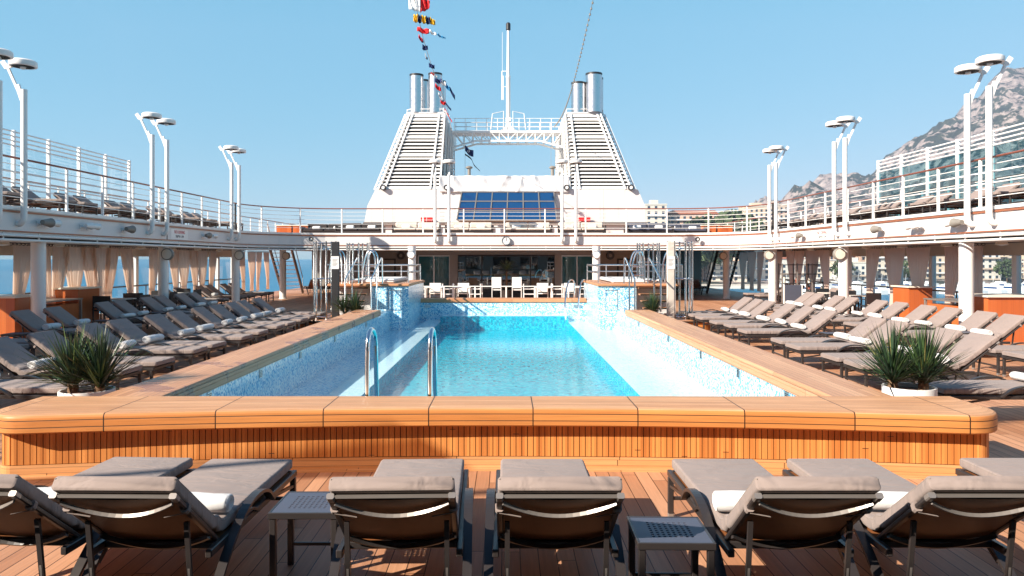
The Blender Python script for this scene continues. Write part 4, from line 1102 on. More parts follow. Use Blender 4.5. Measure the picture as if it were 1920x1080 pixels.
# towel: rolled towel with spiral ends
def towel_mesh():
    b = MB(); L = 0.46; pr = []
    nn = 26
    for i in range(nn):
        a = 2 * PI * i / nn; r = 0.068 * (1 + 0.03 * math.sin(3 * a)); z = r * math.sin(a) * 0.86; 
        if i == 5: r *= 1.06
        pr.append((r * math.cos(a) * 1.14, z))
    P = [(-L / 2, 0, 0), (-L / 2 + 0.01, 0, 0), (-L / 4, 0.004, 0.002), (0, 0.0, 0.004), (L / 4, -0.003, 0.0), (L / 2 - 0.01, 0, 0), (L / 2, 0, 0)]
    b.sweep(P, pr, scale=[(0.92, 0.92), (1, 1), (1.02, 1.03), (1.0, 1.04), (1.02, 1.0), (1, 1), (0.92, 0.92)])
    return b.mesh('towel_roll')
def spiral_mesh():
    b = MB(); L = 0.46
    for s in (-1, 1):
        pth = []
        for i in range(60):
            a = i / 59 * 2 * PI * 3.6; r = 0.008 + 0.052 * i / 59; pth.append((s * (L / 2 + 0.002), r * math.cos(a) * 1.12, r * math.sin(a) * 0.86))
        b.tube(pth, 0.0048, 5, up=Vector((1, 0, 0)))
    return b.mesh('spiral_edge')
tm = towel_mesh(); tm.materials.append(M['towel']); sm_ = spiral_mesh(); sm_.materials.append(M['towel'])
def towel(x, y, z, rz, lab, group):
    o = bpy.data.objects.new('rolled_towel', tm); col.objects.link(o); o.location = (x, y, z); o.rotation_euler = (random.uniform(-.1, .1), 0, rz)
    q_ = random.uniform(0.88, 1.1); o.scale = (random.uniform(0.85, 1.08), q_, q_ * random.uniform(0.85, 1.0))
    tag(o, lab, 'towel', group)
    s = bpy.data.objects.new('spiral_edge', sm_); col.objects.link(s); s.parent = o
    return o
LG = make_lounger(); used = [False]
def lounger(x, y, rz, lab, group, z=0.0, tow=True, skip=(), tlab=None, tgroup=None, tside=0.0):
    if not used[0]:
        used[0] = True; o = LG; o.location = (x, y, z); o.rotation_euler = (0, 0, rz); o['label'] = lab; o['group'] = group
    else: o = dup(LG, (x, y, z), rz, lab, group, skip)
    if tow:
        c, s = math.cos(rz), math.sin(rz); lx, ly = tside, -0.26
        towel(x + c * lx - s * ly, y + s * lx + c * ly, z + 0.435 + 0.058, rz + random.uniform(-0.12, 0.12), tlab, tgroup)
    return o
# near row (backs to the camera, foot towards the pool)
G0 = 'taupe sun loungers in the nearest row with their backs to the camera'
TG0 = 'rolled white towels on the nearest loungers'
near = [(-2.72, 4.70, -0.05, 'leftmost lounger of the nearest row cut off by the left edge of the photo', 'the leftmost lounger of the nearest row', 0.06),
        (-1.93, 4.65, -0.02, 'second lounger of the nearest row directly left of the left perforated side table', 'the second lounger from the left in the nearest row', 0.10),
        (-0.60, 4.65, 0.03, 'near lounger without a towel right of the left perforated side table', None, 0),
        (0.265, 4.65, 0.0, 'near lounger without a towel left of the right perforated side table', None, 0),
        (1.545, 4.65, 0.0, 'near lounger just right of the right perforated side table with a towel at its left', 'the near lounger beside the right side table', -0.10),
        (2.41, 4.66, 0.0, 'second lounger to the right of the right side table in the nearest row', 'the second near lounger right of the right side table', -0.06),
        (3.72, 4.68, 0.0, 'rightmost near lounger of which only the foot end shows at the right edge', 'the rightmost near lounger', 0.0)]
for (x, y, rz, lab, tl, ts) in near:
    lounger(x, y, rz, lab, G0, tow=tl is not None, tlab=('white rolled towel on ' + tl) if tl else None, tgroup=TG0, tside=ts)
# side rows
def rowset(sx, xs, ys, rowname, first_word):
    sd = 'left' if sx < 0 else 'right'
    g = f'{"shaded dark" if sx < 0 else "sunlit taupe"} sun loungers in the {rowname} row on the {sd} side'
    for i, y in enumerate(ys):
        jx = random.uniform(-0.05, 0.05); rz = -sx * PI / 2 * -1 + random.uniform(-0.035, 0.035)
        # foot towards the pool: +y local maps to -x*sx
        lounger(C0 + sx * xs + jx, y, (PI / 2 if sx > 0 else -PI / 2) + random.uniform(-0.04, 0.04), f'{ORD[i]} {"dark shaded" if sx < 0 else "sunlit taupe"} lounger from the camera in the {rowname} row on the {sd} side', g,
                tlab=f'rolled white towel on the {ORD[i]} lounger of the {rowname} row on the {sd} side', tgroup=f'rolled towels on the {rowname} row of the {sd} side', tside=random.uniform(-0.03, 0.03), skip=('piping',))
rowset(1, 6.10, [8.95, 10.85, 11.65, 13.1, 13.95, 15.9, 17.2, 18.1, 19.5, 20.4, 21.35], 'poolside', '')
rowset(-1, 6.00, [9.0, 10.3, 11.2, 12.6, 13.45, 14.7, 15.7, 17.0, 17.85, 18.95, 19.8, 21.0], 'poolside', '')
rowset(1, 9.15, [11.9, 12.7, 14.6, 15.5, 16.75, 17.6, 18.95, 19.85, 21.4, 22.3, 23.7, 24.6], 'outer', '')
rowset(-1, 9.30, [12.9, 13.8, 15.9, 17.0, 19.0, 19.95, 21.4, 22.2, 23.6, 24.5], 'outer', '')
# window rows in the far part
for sx, ys in ((-1, [27.5, 28.6, 30.6, 31.6, 33.2, 34.2]), (1, [27.0, 28.2, 31.5, 33.0])):
    sd = 'left' if sx < 0 else 'right'
    for i, y in enumerate(ys):
        lounger(C0 + sx * 11.6, y, PI / 2 if sx > 0 else -PI / 2, f'{ORD[i]} dark lounger standing far down the {sd} side beneath the windows', f'far loungers under the {sd} windows', tow=i % 2 == 0,
                tlab=f'rolled towel on the {ORD[i]} far lounger under the {sd} windows', tgroup='towels on the far loungers', skip=('piping', 'tie_strap'))
# far corner loungers
for sx in (-1, 1):
    sd = 'left' if sx < 0 else 'right'
    for i in range(3):
        lounger(C0 + sx * (10.6 - i * 0.85), 41.0, -0.5 * sx, f'{ORD[i]} dark lounger beside the foot of the {sd} stairway', f'loungers behind the {sd} hot tub', tow=False, skip=('piping', 'tie_strap', 'arm_brace'))
# upper deck rows
for sx in (-1, 1):
    sd = 'left' if sx < 0 else 'right'
    for i, y in enumerate([15.6, 16.6, 18.6, 19.6, 21.4, 22.3, 24.0, 25.0, 26.8, 27.8, 29.6, 30.6]):
        lounger(C0 + sx * 11.75, y, PI / 2 if sx > 0 else -PI / 2, f'{ORD[i]} lounger from the near end on the {sd} upper deck behind the wire rail', f'loungers on the {sd} upper deck', z=ZU, tow=False, skip=('piping', 'tie_strap', 'pull_handle', 'strut_sleeve'))
# ---------------------------------------------------------------- side tables
def make_table():
    t = thing('side_table', 'x', 'side table', (0, 0, 0)); S = 0.20; h = 0.45
    b = MB(); n = 8; m0 = 0.118; p = 2 * m0 / n; hs = 0.0075
    # perforated top: grid with square holes
    xs = [-S]
    for k in range(n): c = -m0 + p * (k + 0.5); xs += [c - hs, c + hs]
    xs += [S]
    for zz, fl in ((h, False), (h - 0.006, True)):
        for i in range(len(xs) - 1):
            for j in range(len(xs) - 1):
                if i % 2 == 1 and j % 2 == 1:
                    if not fl:
                        a, c, e, f = xs[i], xs[i + 1], xs[j], xs[j + 1]
                        b.quad((a, e, h), (a, f, h), (a, f, h - .006), (a, e, h - .006)); b.quad((c, f, h), (c, e, h), (c, e, h - .006), (c, f, h - .006))
                        b.quad((a, e, h), (a, e, h - .006), (c, e, h - .006), (c, e, h)); b.quad((a, f, h), (c, f, h), (c, f, h - .006), (a, f, h - .006))
                    continue
                q = [(xs[i], xs[j], zz), (xs[i + 1], xs[j], zz), (xs[i + 1], xs[j + 1], zz), (xs[i], xs[j + 1], zz)]
                b.quad(*(q[::-1] if fl else q))
    b.build('table_top', 'tablemetal', t)
    b = MB(); e = S + 0.003
    b.bbox(-e, e, -e, -S + 0.012, h - 0.035, h + 0.0025, 0.003); b.bbox(-e, e, S - 0.012, e, h - 0.035, h + 0.0025, 0.003)
    b.bbox(-e, -S + 0.012, -S + 0.0125, S - 0.0125, h - 0.035, h + 0.0025, 0.003); b.bbox(S - 0.012, e, -S + 0.0125, S - 0.0125, h - 0.035, h + 0.0025, 0.003)
    b.build('apron', 'bronze', t)
    for x in (-1, 1):
        for y in (-1, 1):
            b = MB(); b.bbox(x * (S - 0.022) - 0.018, x * (S - 0.022) + 0.018, y * (S - 0.022) - 0.018, y * (S - 0.022) + 0.018, 0, h - 0.036, 0.004); b.build('leg', 'bronze', t)
    b = MB(); b.bbox(-S + .04, S - .04, S - 0.03, S - 0.012, 0.12, 0.14, 0.003); b.build('stretcher', 'bronze', t)
    return t
M['tablemetal'] = simple('grey_table_metal', (0.075, 0.082, 0.115), 0.5, 0.0, var=0.06)
TB = make_table(); TB['group'] = 'square perforated side tables'
TB.location = (0.885, 4.06, 0); TB.rotation_euler = (0, 0, -0.02); TB['label'] = 'square perforated metal side table half in blue shade right of the central near lounger'
dup(TB, (-1.18, 4.52, 0), 0.0, 'square perforated metal side table between the second and third near loungers from the left')
for sx, x, ys in ((1, 6.6, [12.4, 14.9, 16.6, 18.8]), (-1, 6.6, [12.0, 14.1, 16.4, 18.4]), (1, 9.4, [15.05, 18.2]), (-1, 9.6, [14.8, 18.0, 20.7])):
    sd = 'left' if sx < 0 else 'right'
    for i, y in enumerate(ys): dup(TB, (C0 + sx * x, y, 0), 0, f'{ORD[i]} low square table among the {sd} {"poolside" if x < 8 else "outer"} row loungers')
# ---------------------------------------------------------------- yucca pots
def yucca(x, y, lab, s=1.0, heads=((-0.17, 0.03), (0.15, -0.02)), seed=1, pr=0.27):
    rnd = random.Random(seed)
    t = thing('potted_yucca', lab, 'potted plant', (x, y, 0), 0, 'potted yuccas beside the pool corners')
    b = MB(); h = 0.50 if s == 1 else 0.44
    b.lathe([(pr * 0.82, 0), (pr, 0.05), (pr * 1.03, h - 0.015), (pr * 1.02, h), (pr * 0.95, h), (pr * 0.93, h - 0.05)], n=36); b.build('pot', 'white', t)
    b = MB(); b.lathe([(0.0, h - 0.035), (pr * 0.94, h - 0.045), (pr * .94, h - .06)], n=24); b.build('soil', 'soil', t)
    for (hx, hy) in heads:
        hx *= s; hy *= s
        b = MB(); b.lathe([(0.06 * s, h - 0.06), (0.052 * s, h + 0.04), (0.055 * s, h + 0.06 * s), (0.03, h + 0.12 * s)], c=(hx, hy, 0), n=12); tr = b.build('trunk', 'bark', t)
        b = MB()
        for i in range(250):
            az = rnd.uniform(0, 2 * PI); el = R(rnd.choice([rnd.uniform(8, 40), rnd.uniform(30, 62), rnd.uniform(55, 88)])); L = s * rnd.uniform(0.46, 0.70) * (0.85 if el < R(30) else 1)
            base = Vector((hx, hy, h + rnd.uniform(0.0, 0.13) * s)); d = Vector((math.cos(az) * math.cos(el), math.sin(az) * math.cos(el), math.sin(el)))
            side = d.cross(Vector((0, 0, 1))); side = side.normalized() if side.length > .05 else Vector((1, 0, 0)); nn = side.cross(d).normalized()
            w = s * rnd.uniform(0.007, 0.0125); droop = rnd.uniform(0.0, 0.10) * L * math.cos(el); vs = []
            for k, f in enumerate((0, 0.3, 0.65, 1.0)):
                p = base + d * L * f - Vector((0, 0, droop * f * f)); ww = w * (0.8, 1.0, 0.75, 0.04)[k]
                vs += [p - side * ww, p - nn * ww * 0.5, p + side * ww]
            fs = []
            for k in range(3):
                a = k * 3; fs += [(a, a + 1, a + 4, a + 3), (a + 1, a + 2, a + 5, a + 4)]
            b.add(vs, fs)
        b.build('foliage', 'leaf', t)
    return t
yucca(-4.58, 8.15, 'large twin headed yucca in white pot at the near left pool corner', seed=3)
yucca(4.50, 8.35, 'large twin headed yucca in white pot at the near right pool corner', seed=5)
yucca(-4.22, 20.2, 'small yucca in white pot beside the far left shower', s=0.92, seed=8)
yucca(4.00, 20.4, 'small single headed yucca in white pot beside the far right shower', s=0.92, heads=((0, 0),), seed=9)
# ---------------------------------------------------------------- balcony lamps
def make_lamp():
    """origin at the hook on the fascia; local +x points towards the pool"""
    t = thing('deck_lamp', 'x', 'lamp', (0, 0, 0)); ox = 0.16
    b = MB(); pth = bez([(0.0, 0, -0.16), (0.08, 0, -0.17), (ox - 0.01, 0, -0.07), (ox, 0, 0.10)], 5) + [Vector((ox, 0, 2.73))]
    b.tube(pth, 0.065, 12, up=Vector((0, 1, 0))); b.build('pole', 'white', t)
    b = MB(); b.bar((ox - 0.03, 0, 2.50), (-0.20, 0, 3.23), 0.05, 0.05, up=Vector((0, 1, 0))); b.bar((-0.21, 0, 3.20), (-0.31, 0, 3.35), 0.10, 0.03, up=Vector((0, 1, 0)))
    b.bar((ox - 0.03, 0, 2.50), (ox - 0.14, 0, 2.83), 0.09, 0.06, up=Vector((0, 1, 0))); b.bar((-0.24, 0, 3.21), (-0.1, 0, 3.25), 0.08, 0.04, up=Vector((0, 1, 0))); b.build('arm', 'white', t)
    c = (0.14, 0, 3.22)
    b = MB(); b.lathe([(0.19, 0.0), (0.265, 0.005), (0.275, 0.03), (0.27, 0.11), (0.23, 0.14), (0.0, 0.155)], c=c, n=28); h = b.build('lamp_head', 'white', t)
    b = MB(); b.lathe([(0.235, 0.004), (0.17, -0.004), (0.10, 0.0)], c=c, n=28); b.build('lamp_lens', 'rubber', h)
    b = MB(); b.lathe([(0.045, -0.05), (0.06, -0.02), (0.06, 0.0)], c=c, n=14); b.build('lamp_bulb', 'white', h)
    return t
LP = make_lamp(); LP['group'] = 'tall disc headed lamps along the balcony edge'; lu = False
def lamp(x, y, rz, lab):
    global lu
    if not lu: lu = True; LP.location = (x, y, 2.86); LP.rotation_euler = (0, 0, rz); LP['label'] = lab
    else: dup(LP, (x, y, 2.86), rz, lab)
for sx in (-1, 1):
    sd = 'left' if sx < 0 else 'right'
    ys = (15.35, 16.15, 22.0, 22.95, 28.35, 29.15) if sx < 0 else (15.85, 16.6, 22.6, 23.35, 28.4, 29.1)
    for i, y in enumerate(ys):
        lamp(C0 + sx * HX, y, 0 if sx < 0 else PI, f'{ORD[i]} disc headed lamp from the near end along the {sd} balcony')
for i, x in enumerate((-3.1, -2.5, 2.4, 3.0)):
    lamp(x, 32.5, -PI / 2, f'{ORD[i]} lamp from the left on the far balcony in front of the deckhouse')
# ================================================================ OTHER DECK OBJECTS
# pool handrails: inverted chrome hoops at the near left
for i, x in enumerate((-1.39, -0.765)):
    t = thing('pool_handrail', f'{"left" if i == 0 else "right"} polished hoop handrail rising behind the front counter into the water', 'handrail', (x, 0, 0), 0, 'near pool handrails')
    pth = [Vector((0, 7.42, 0.25)), Vector((0, 7.45, 1.0))] + bez([(0, 7.45, 1.02), (0, 7.50, 1.14), (0, 7.66, 1.20), (0, 7.84, 1.14), (0, 7.92, 1.0)], 5) + [Vector((0, 8.05, -0.12))]
    b = MB(); b.tube(pth, 0.024, 12, up=Vector((1, 0, 0))); b.build('hoop', 'chrome', t)
    b = MB(); b.lathe([(0.045, 0.0), (0.045, 0.02), (0.03, 0.03)], c=(0, 8.05, -0.118), n=14); b.build('base_flange', 'chrome', t)
# curved entry rails at the far right
for i, x in enumerate((2.02, 2.45)):
    t = thing('pool_handrail', f'{"left" if i == 0 else "right"} curved steel entry rail at the far right end of the pool', 'handrail', (x, 0, 0), 0, 'far pool handrails')
    pth = bez([(-.15, 23.6, 0.0), (-0.15, 23.9, 0.55), (0.0, 24.6, 1.12), (0.2, 25.3, 1.22), (0.3, 25.6, 1.1)], 6) + [Vector((0.3, 25.65, 0.55))]
    b = MB(); b.tube(pth, 0.024, 8, up=Vector((1, 0, 0))); b.build('rail', 'chrome', t)
# handrails stepping from the hot tub to the pool counter, tub hoops, tub guard rails
for sx in (-1, 1):
    sd = 'left' if sx < 0 else 'right'
    for i, dx in enumerate((3.55, 4.25)):
        t = thing('step_handrail', f'{"inner" if i == 0 else "outer"} bent steel handrail beside the steps to the {sd} hot tub', 'handrail', (C0 + sx * dx, 0, 0), 0, 'hot tub step handrails')
        b = MB(); b.tube([(0, 20.1, 0.1 if i == 0 else 0.5), (0, 20.1, 1.38), (0, 20.25, 1.42), (0, 21.7, 1.95), (0, 21.9, 1.95), (0, 21.95, 1.2)], 0.022, 8, up=Vector((1, 0, 0))); b.build('rail', 'chrome', t)
        b = MB(); b.rod((0, 21.0, 0.2), (0, 21.0, 1.69), 0.018); b.build('post', 'chrome', t)
    for i, dx in enumerate((4.0, 5.0)):
        t = thing('tub_hoop', f'{"inner" if i == 0 else "outer"} tall narrow steel grab hoop on the {sd} hot tub', 'grab rail', (C0 + sx * dx, 22.2, 1.2), 0, 'tall hoops on the hot tubs')
        for k, oy in enumerate((0.0, 0.5)):
            pth = bez([(-0.19, oy, 0), (-0.17, oy, 0.45), (-0.07, oy, 0.86), (0.06, oy, 0.97), (0.17, oy, 0.80), (0.2, oy, 0.4), (0.2, oy, 0)], 5)
            if k == 0: b = MB()
            b.tube(pth, 0.024, 8, up=Vector((0, 1, 0)))
        for z in (0.25, 0.5): b.rod((-0.17, 0, z), (0.2, 0, z), 0.012)
        b.build('hoop', 'chrome', t)
    t = thing('tub_guard_rail', f'low steel guard rail around the back of the {sd} hot tub', 'railing', (0, 0, 0), 0, 'hot tub guard rails')
    xa, xb = C0 + sx * 2.9, C0 + sx * 6.2
    b = MB(); b.tube([(xb, 25.95, 1.72), (xa, 25.95, 1.72), (xa, 22.8, 1.72)], 0.03, 8); b.tube([(xb, 25.95, 1.5), (xa, 25.95, 1.5), (xa, 22.8, 1.5)], 0.02, 8); b.build('rails', 'steel', t)
    for k in range(6):
        b = MB(); b.rod((xa + (xb - xa) * k / 5, 25.95, 1.2), (xa + (xb - xa) * k / 5, 25.95, 1.72), 0.02); b.build('post', 'steel', t)
    b = MB(); b.rod((xa, 22.8, 1.2), (xa, 22.8, 1.72), 0.02); b.build('post', 'steel', t)
# showers: curved steel and glass enclosures
def shower(x, y, lab, r=0.34, zb=0.25):
    t = thing('shower_enclosure', lab, 'shower', (x, y, zb), 0, 'steel and glass shower cages')
    H = 2.42 - zb; b = MB()
    for k in range(7):
        a = PI * 0.15 + k * PI * 0.285; b.rod((r * math.cos(a), r * math.sin(a), 0), (r * math.cos(a), r * math.sin(a), H), 0.026, 8)
    b.build('uprights', 'chrome', t)
    for z in (0.08, H * 0.52, H - 0.05):
        b = MB(); b.tube([(r * math.cos(a), r * math.sin(a), z) for a in [k * PI / 12 * 1.7 + .4 for k in range(13)]], 0.014, 6); b.build('hoop', 'chrome', t)
    b = MB(); q = [(r * 0.97 * math.cos(a), r * 0.97 * math.sin(a)) for a in [k * PI / 12 * 1.7 + .4 for k in range(13)]]
    for i in range(12): b.quad((*q[i], 0.1), (*q[i + 1], 0.1), (*q[i + 1], H - 0.1), (*q[i], H - 0.1))
    b.build('curved_glass', 'glass', t)
    b = MB(); b.lathe([(0.10, H - 0.22), (0.09, H - 0.2), (0.02, H - 0.18), (0.02, H - .02)], n=14); b.build('shower_head', 'chrome', t)
for sx in (-1, 1):
    sd = 'left' if sx < 0 else 'right'
    xs_ = (-4.95, -4.35) if sx < 0 else (4.85, 3.85)
    shower(C0 + sx * 4.95, 20.9, f'outer round steel shower cage at the far {sd} end of the pool')
    shower(C0 + sx * 4.45, 22.9, f'inner round steel shower cage beside the {sd} hot tub', zb=1.2)
    t = thing('shower_plinth', f'round cornered teak step platform under the {sd} shower', 'platform', (C0 + sx * 4.95, 21.0, 0), 0, 'teak shower platforms')
    b = MB(); b.prism([(p[0], p[1]) for p in rrect(1.45, 1.7, 0.3, 5)], 0.20, 'z', 0.004); b.build('platform_side', 'slat', t)
    b = MB(); b.prism([(p[0], p[1]) for p in rrect(1.55, 1.8, 0.33, 5)], 0.045, 'z', 0.205); b.build('platform_top', 'step', t)
    t = thing('shower_tower', ('dark' if sx < 0 else 'teak coloured') + f' shower column with a white notice at the far {sd} end of the pool', 'shower column', (C0 + sx * 4.62, 20.6, 0.25))
    b = MB(); b.bbox(-0.10, 0.10, -0.05, 0.05, 0, 2.15, 0.012); b.build('column_body', 'black' if sx < 0 else 'sofa', t)
    b = MB(); b.bbox(-0.105, 0.105, -0.062, -0.052, 1.40, 1.75, 0.003); nt_ = b.build('notice_board', 'white', t)
    b = MB()
    for k in range(6): b.box(-0.075, 0.075 - 0.02 * (k % 3), -0.0655, -0.0635, 1.66 - k * 0.035, 1.672 - k * 0.035)
    b.build('notice_lines', 'champ', nt_)
    # round bracket light above
    t = thing('bracket_light', f'small dark ringed spotlight on the white balcony edge above the {sd} shower', 'spotlight', (C0 + sx * 8.3, 32.1, 2.78), 0, 'ringed spotlights above the showers')
    b = MB(); b.lathe([(0.10, 0.0), (0.10, -0.08), (0.07, -0.08), (0.06, -0.04), (0, -0.04)], axis='y', n=16); b.build('ring', 'black', t)
    b = MB(); b.lathe([(0.0, -0.06), (0.055, -0.055), (0.055, -0.04)], axis='y', n=16); b.build('lens', 'white', t)
# bar counters
def bar(x0, x1, y0, y1, lab, sx, ztop=1.12):
    t = thing('bar_counter', lab, 'bar counter', (0, 0, 0), 0, 'wooden bar counters beside the windows')
    b = MB(); b.box(x0, x1, y0, y1, 0, ztop - 0.05); b.build('front_panels', 'orangewood', t)
    b = MB(); b.bbox(x0 - 0.05, x1 + 0.05, y0 - 0.06, y1 + 0.06, ztop - 0.048, ztop, 0.008); b.build('counter_top', 'cream', t)
    b = MB(); b.box(x0 + 0.02, x1 - 0.02, y0 + 0.02, y1 - 0.02, 0.0, 0.08); 
    return t
bar(11.15, 12.6, 17.3, 18.3, 'large orange wooden bar counter with cream top at the right edge of the photo', 1, 1.08)
bar(11.9, 12.6, 22.1, 23.0, 'smaller orange wooden bar counter behind the nearest right column', 1)
bar(-12.9, -11.2, 17.0, 17.9, 'brown wooden bar counter with grey top at the left edge of the photo', -1, 1.08)
bar(-12.9, -12.0, 20.9, 22.0, 'brown wooden bar counter just right of the nearest left column', -1, 1.12)
def backbar(sx):
    sd = 'left' if sx < 0 else 'right'; x = C0 + sx * 12.2
    t = thing('service_table', f'grey metal serving table between the two {sd} bar counters', 'table', (x, 19.8, 0), 0, 'serving tables between the bars')
    b = MB(); b.bbox(-0.5, 0.5, -1.0, 1.0, 0.80, 0.84, 0.006); b.build('table_top', 'champ', t)
    for a in (-0.46, 0.46):
        for c in (-0.95, 0.95): b = MB(); b.bbox(a - .03, a + .03, c - .03, c + .03, 0, 0.799, 0.005); b.build('leg', 'champ', t)
    b = MB(); b.box(-0.42, 0.42, -0.9, 0.9, 0.1, 0.7); b.build('cabinet', 'orangewood', t)
backbar(-1); backbar(1)
# dark cafe tables and chairs by the windows
def make_chair(mat, h=0.86):
    t = thing('deck_chair', 'x', 'chair', (0, 0, 0))
    b = MB(); b.bbox(-0.24, 0.24, -0.22, 0.24, 0.42, 0.455, 0.008); b.build('seat', mat, t)
    b = MB(); b.bbox(-0.25, 0.25, -0.26, -0.225, 0.50, h, 0.008); b.build('backrest', mat, t)
    for x in (-0.235, 0.235):
        b = MB(); b.bbox(x - 0.018, x + 0.018, -0.262, -0.226, 0, 0.50, 0.004); b.build('leg', mat, t)
        b = MB(); b.bbox(x - 0.018, x + 0.018, 0.20, 0.236, 0, 0.64, 0.004); b.build('leg', mat, t)
        b = MB(); b.bbox(x - 0.02, x + 0.02, -0.225, 0.24, 0.642, 0.668, 0.004); b.build('armrest', mat, t)
    return t
def make_cafe(mat, top='cream', w=0.4, h=0.74):
    t = thing('cafe_table', 'x', 'table', (0, 0, 0))
    b = MB(); b.bbox(-w, w, -w, w, h - 0.03, h, 0.006); b.build('table_top', top, t)
    for x in (-w + .04, w - .04):
        for y in (-w + .04, w - .04): b = MB(); b.bbox(x - 0.02, x + 0.02, y - 0.02, y + 0.02, 0, h - 0.031, 0.004); b.build('leg', mat, t)
    return t
CH = make_chair('black'); CT = make_cafe('black', 'sofa'); first = [True, True]
CH['group'] = 'dark chairs at the window tables'; CT['group'] = 'cafe tables by the windows'
def put(proto, idx, loc, rz, lab, group=None):
    if first[idx]: first[idx] = False; proto.location = loc; proto.rotation_euler = (0, 0, rz); proto['label'] = lab; return proto
    return dup(proto, loc, rz, lab, group)
for sx, ys in ((-1, (22.4, 24.3, 26.2)), (1, (24.3, 26.3))):
    sd = 'left' if sx < 0 else 'right'
    for i, y in enumerate(ys):
        x = C0 + sx * 11.6
        put(CT, 1, (x, y, 0), 0, f'{ORD[i]} pale topped table by the {sd} windows')
        for j, (dx, dy, rz) in enumerate(((0, -0.62, 0), (0, 0.62, PI), (-0.62 * sx, 0, -PI / 2 * sx))):
            put(CH, 0, (x + dx, y + dy, 0), rz + random.uniform(-.15, .15), f'dark chair on the {("near", "far", "pool")[j]} side of the {ORD[i]} table by the {sd} windows')
# shelf rack and grey screen on the right
t = thing('shelf_rack', 'tall dark metal rack of shelves standing before the right curtains', 'shelf', (C0 + 12.0, 30.0, 0))
b = MB()
for x in (-0.9, -0.3, 0.3, 0.9):
    for y in (-0.2, 0.2): b.bbox(x - .025, x + .025, y - .025, y + .025, 0, 1.75, 0.004)
b.build('uprights', 'champ', t)
for k in range(5): b = MB(); b.bbox(-0.87, 0.87, -0.174, 0.174, 0.2 + k * 0.37, 0.23 + k * 0.37, 0.004); b.build('shelf', 'bronze', t)
for k in range(12):
    x = -0.75 + (k % 4) * 0.5; z = 0.232 + (k // 4) * 0.37
    b = MB(); b.lathe([(0.05, 0), (0.06, 0.12), (0.03, 0.2), (0.03, 0.24)], n=10); b.build('jug', 'cream' if k % 3 else 'railteak', loc=(t.location.x + x, t.location.y, z), label=f'small {"pale" if k % 3 else "red-brown"} jug, {ORD[k]} on the dark rack', cat='jug', group='jugs on the rack')
t = thing('privacy_screen', 'grey fabric privacy screen on the right between loungers and rack', 'screen', (C0 + 10.3, 26.6, 0))
b = MB(); b.bbox(-0.3, 0.3, -0.02, 0.02, 0.12, 1.0, 0.006); b.build('fabric_panel', 'tablemetal', t)
for sgn in (-1, 1): b = MB(); b.bbox(sgn * .321 - .019, sgn * .321 + .019, -0.025, 0.025, 0, 1.02, .004); b.build('frame_post', 'white', t)
# white furniture in front of the restaurant
WC = make_chair('white', 0.88); WT = make_cafe('white', 'white', 0.38, 0.74); w1 = [True, True]
WC['group'] = 'white chairs in front of the restaurant'; WT['group'] = 'white tables in front of the restaurant'
def putw(proto, idx, loc, rz, lab):
    if w1[idx]: w1[idx] = False; proto.location = loc; proto.rotation_euler = (0, 0, rz); proto['label'] = lab; return
    dup(proto, loc, rz, lab)
tx = (-3.1, -1.9, 1.55, 2.75)
for i, x in enumerate(tx):
    putw(WT, 1, (x, 31.8, 0), 0, f'{ORD[i]} white table from the left in front of the dark restaurant glass')
    for j, (dx, dy, rz) in enumerate(((-0.58, 0, -PI / 2), (0.58, 0, PI / 2), (0, 0.6, PI))):
        putw(WC, 0, (x + dx, 31.8 + dy + random.uniform(-.08, .08), 0), rz + random.uniform(-.15, .15), f'white chair on the {("left", "right", "far")[j]} side of the {ORD[i]} white table from the left')
for i, x in enumerate((-0.45, 0.45)):
    o = dup(WC, (x, 33.2, 0.0), 0, f'{"left" if i == 0 else "right"} tall white stool beneath the dark palm in the middle of the restaurant front'); o.scale = (0.85, 0.85, 1.28)
# low white fence in front of these tables
t = thing('terrace_railing', 'low white railing with glass between the far pool edge and the white tables', 'railing', (0, 0, 0))
b = MB(); b.bbox(-3.9, 3.8, 30.2, 30.25, 0.80, 0.84, 0.005); b.build('handrail', 'white', t)
for k in range(7): b = MB(); b.bbox(-0.03, 0.03, -0.03, 0.03, 0, 0.799, .004); b.build('post', 'white', t, loc=(-3.8 + k * 1.26, 30.225, 0))
# palm behind
def palm(x, y, h, lab, n=34, L=0.75):
    rnd = random.Random(4); t = thing('potted_palm', lab, 'potted plant', (x, y, 0))
    b = MB(); b.lathe([(0.2, 0), (0.28, 0.5), (0.25, 0.5)], n=20); b.build('pot', 'bronze', t)
    b = MB(); b.lathe([(0.05, 0.45), (0.035, h)], n=10); b.build('trunk', 'bark', t)
    b = MB()
    for i in range(n):
        az = rnd.uniform(0, 2 * PI); el = R(rnd.uniform(-5, 75)); d = Vector((math.cos(az) * math.cos(el), math.sin(az) * math.cos(el), math.sin(el)))
        for k in range(9):
            f = 0.2 + k * 0.09; p = Vector((0, 0, h)) + d * L * f - Vector((0, 0, 0.35 * f * f * L))
            for s in (-1, 1):
                sd = d.cross(Vector((0, 0, 1))); sd = sd.normalized() if sd.length > .05 else Vector((1, 0, 0)); q = p + sd * s * 0.16 * (1.15 - f) + d * 0.1
                b.add([p, p + d * 0.02, q, p - d * 0.01], [(0, 1, 2, 3)])
    b.build('foliage', 'leaf', t)
palm(0.0, 34.2, 1.35, 'dark bushy palm standing in the middle of the restaurant front', 46, 0.85)
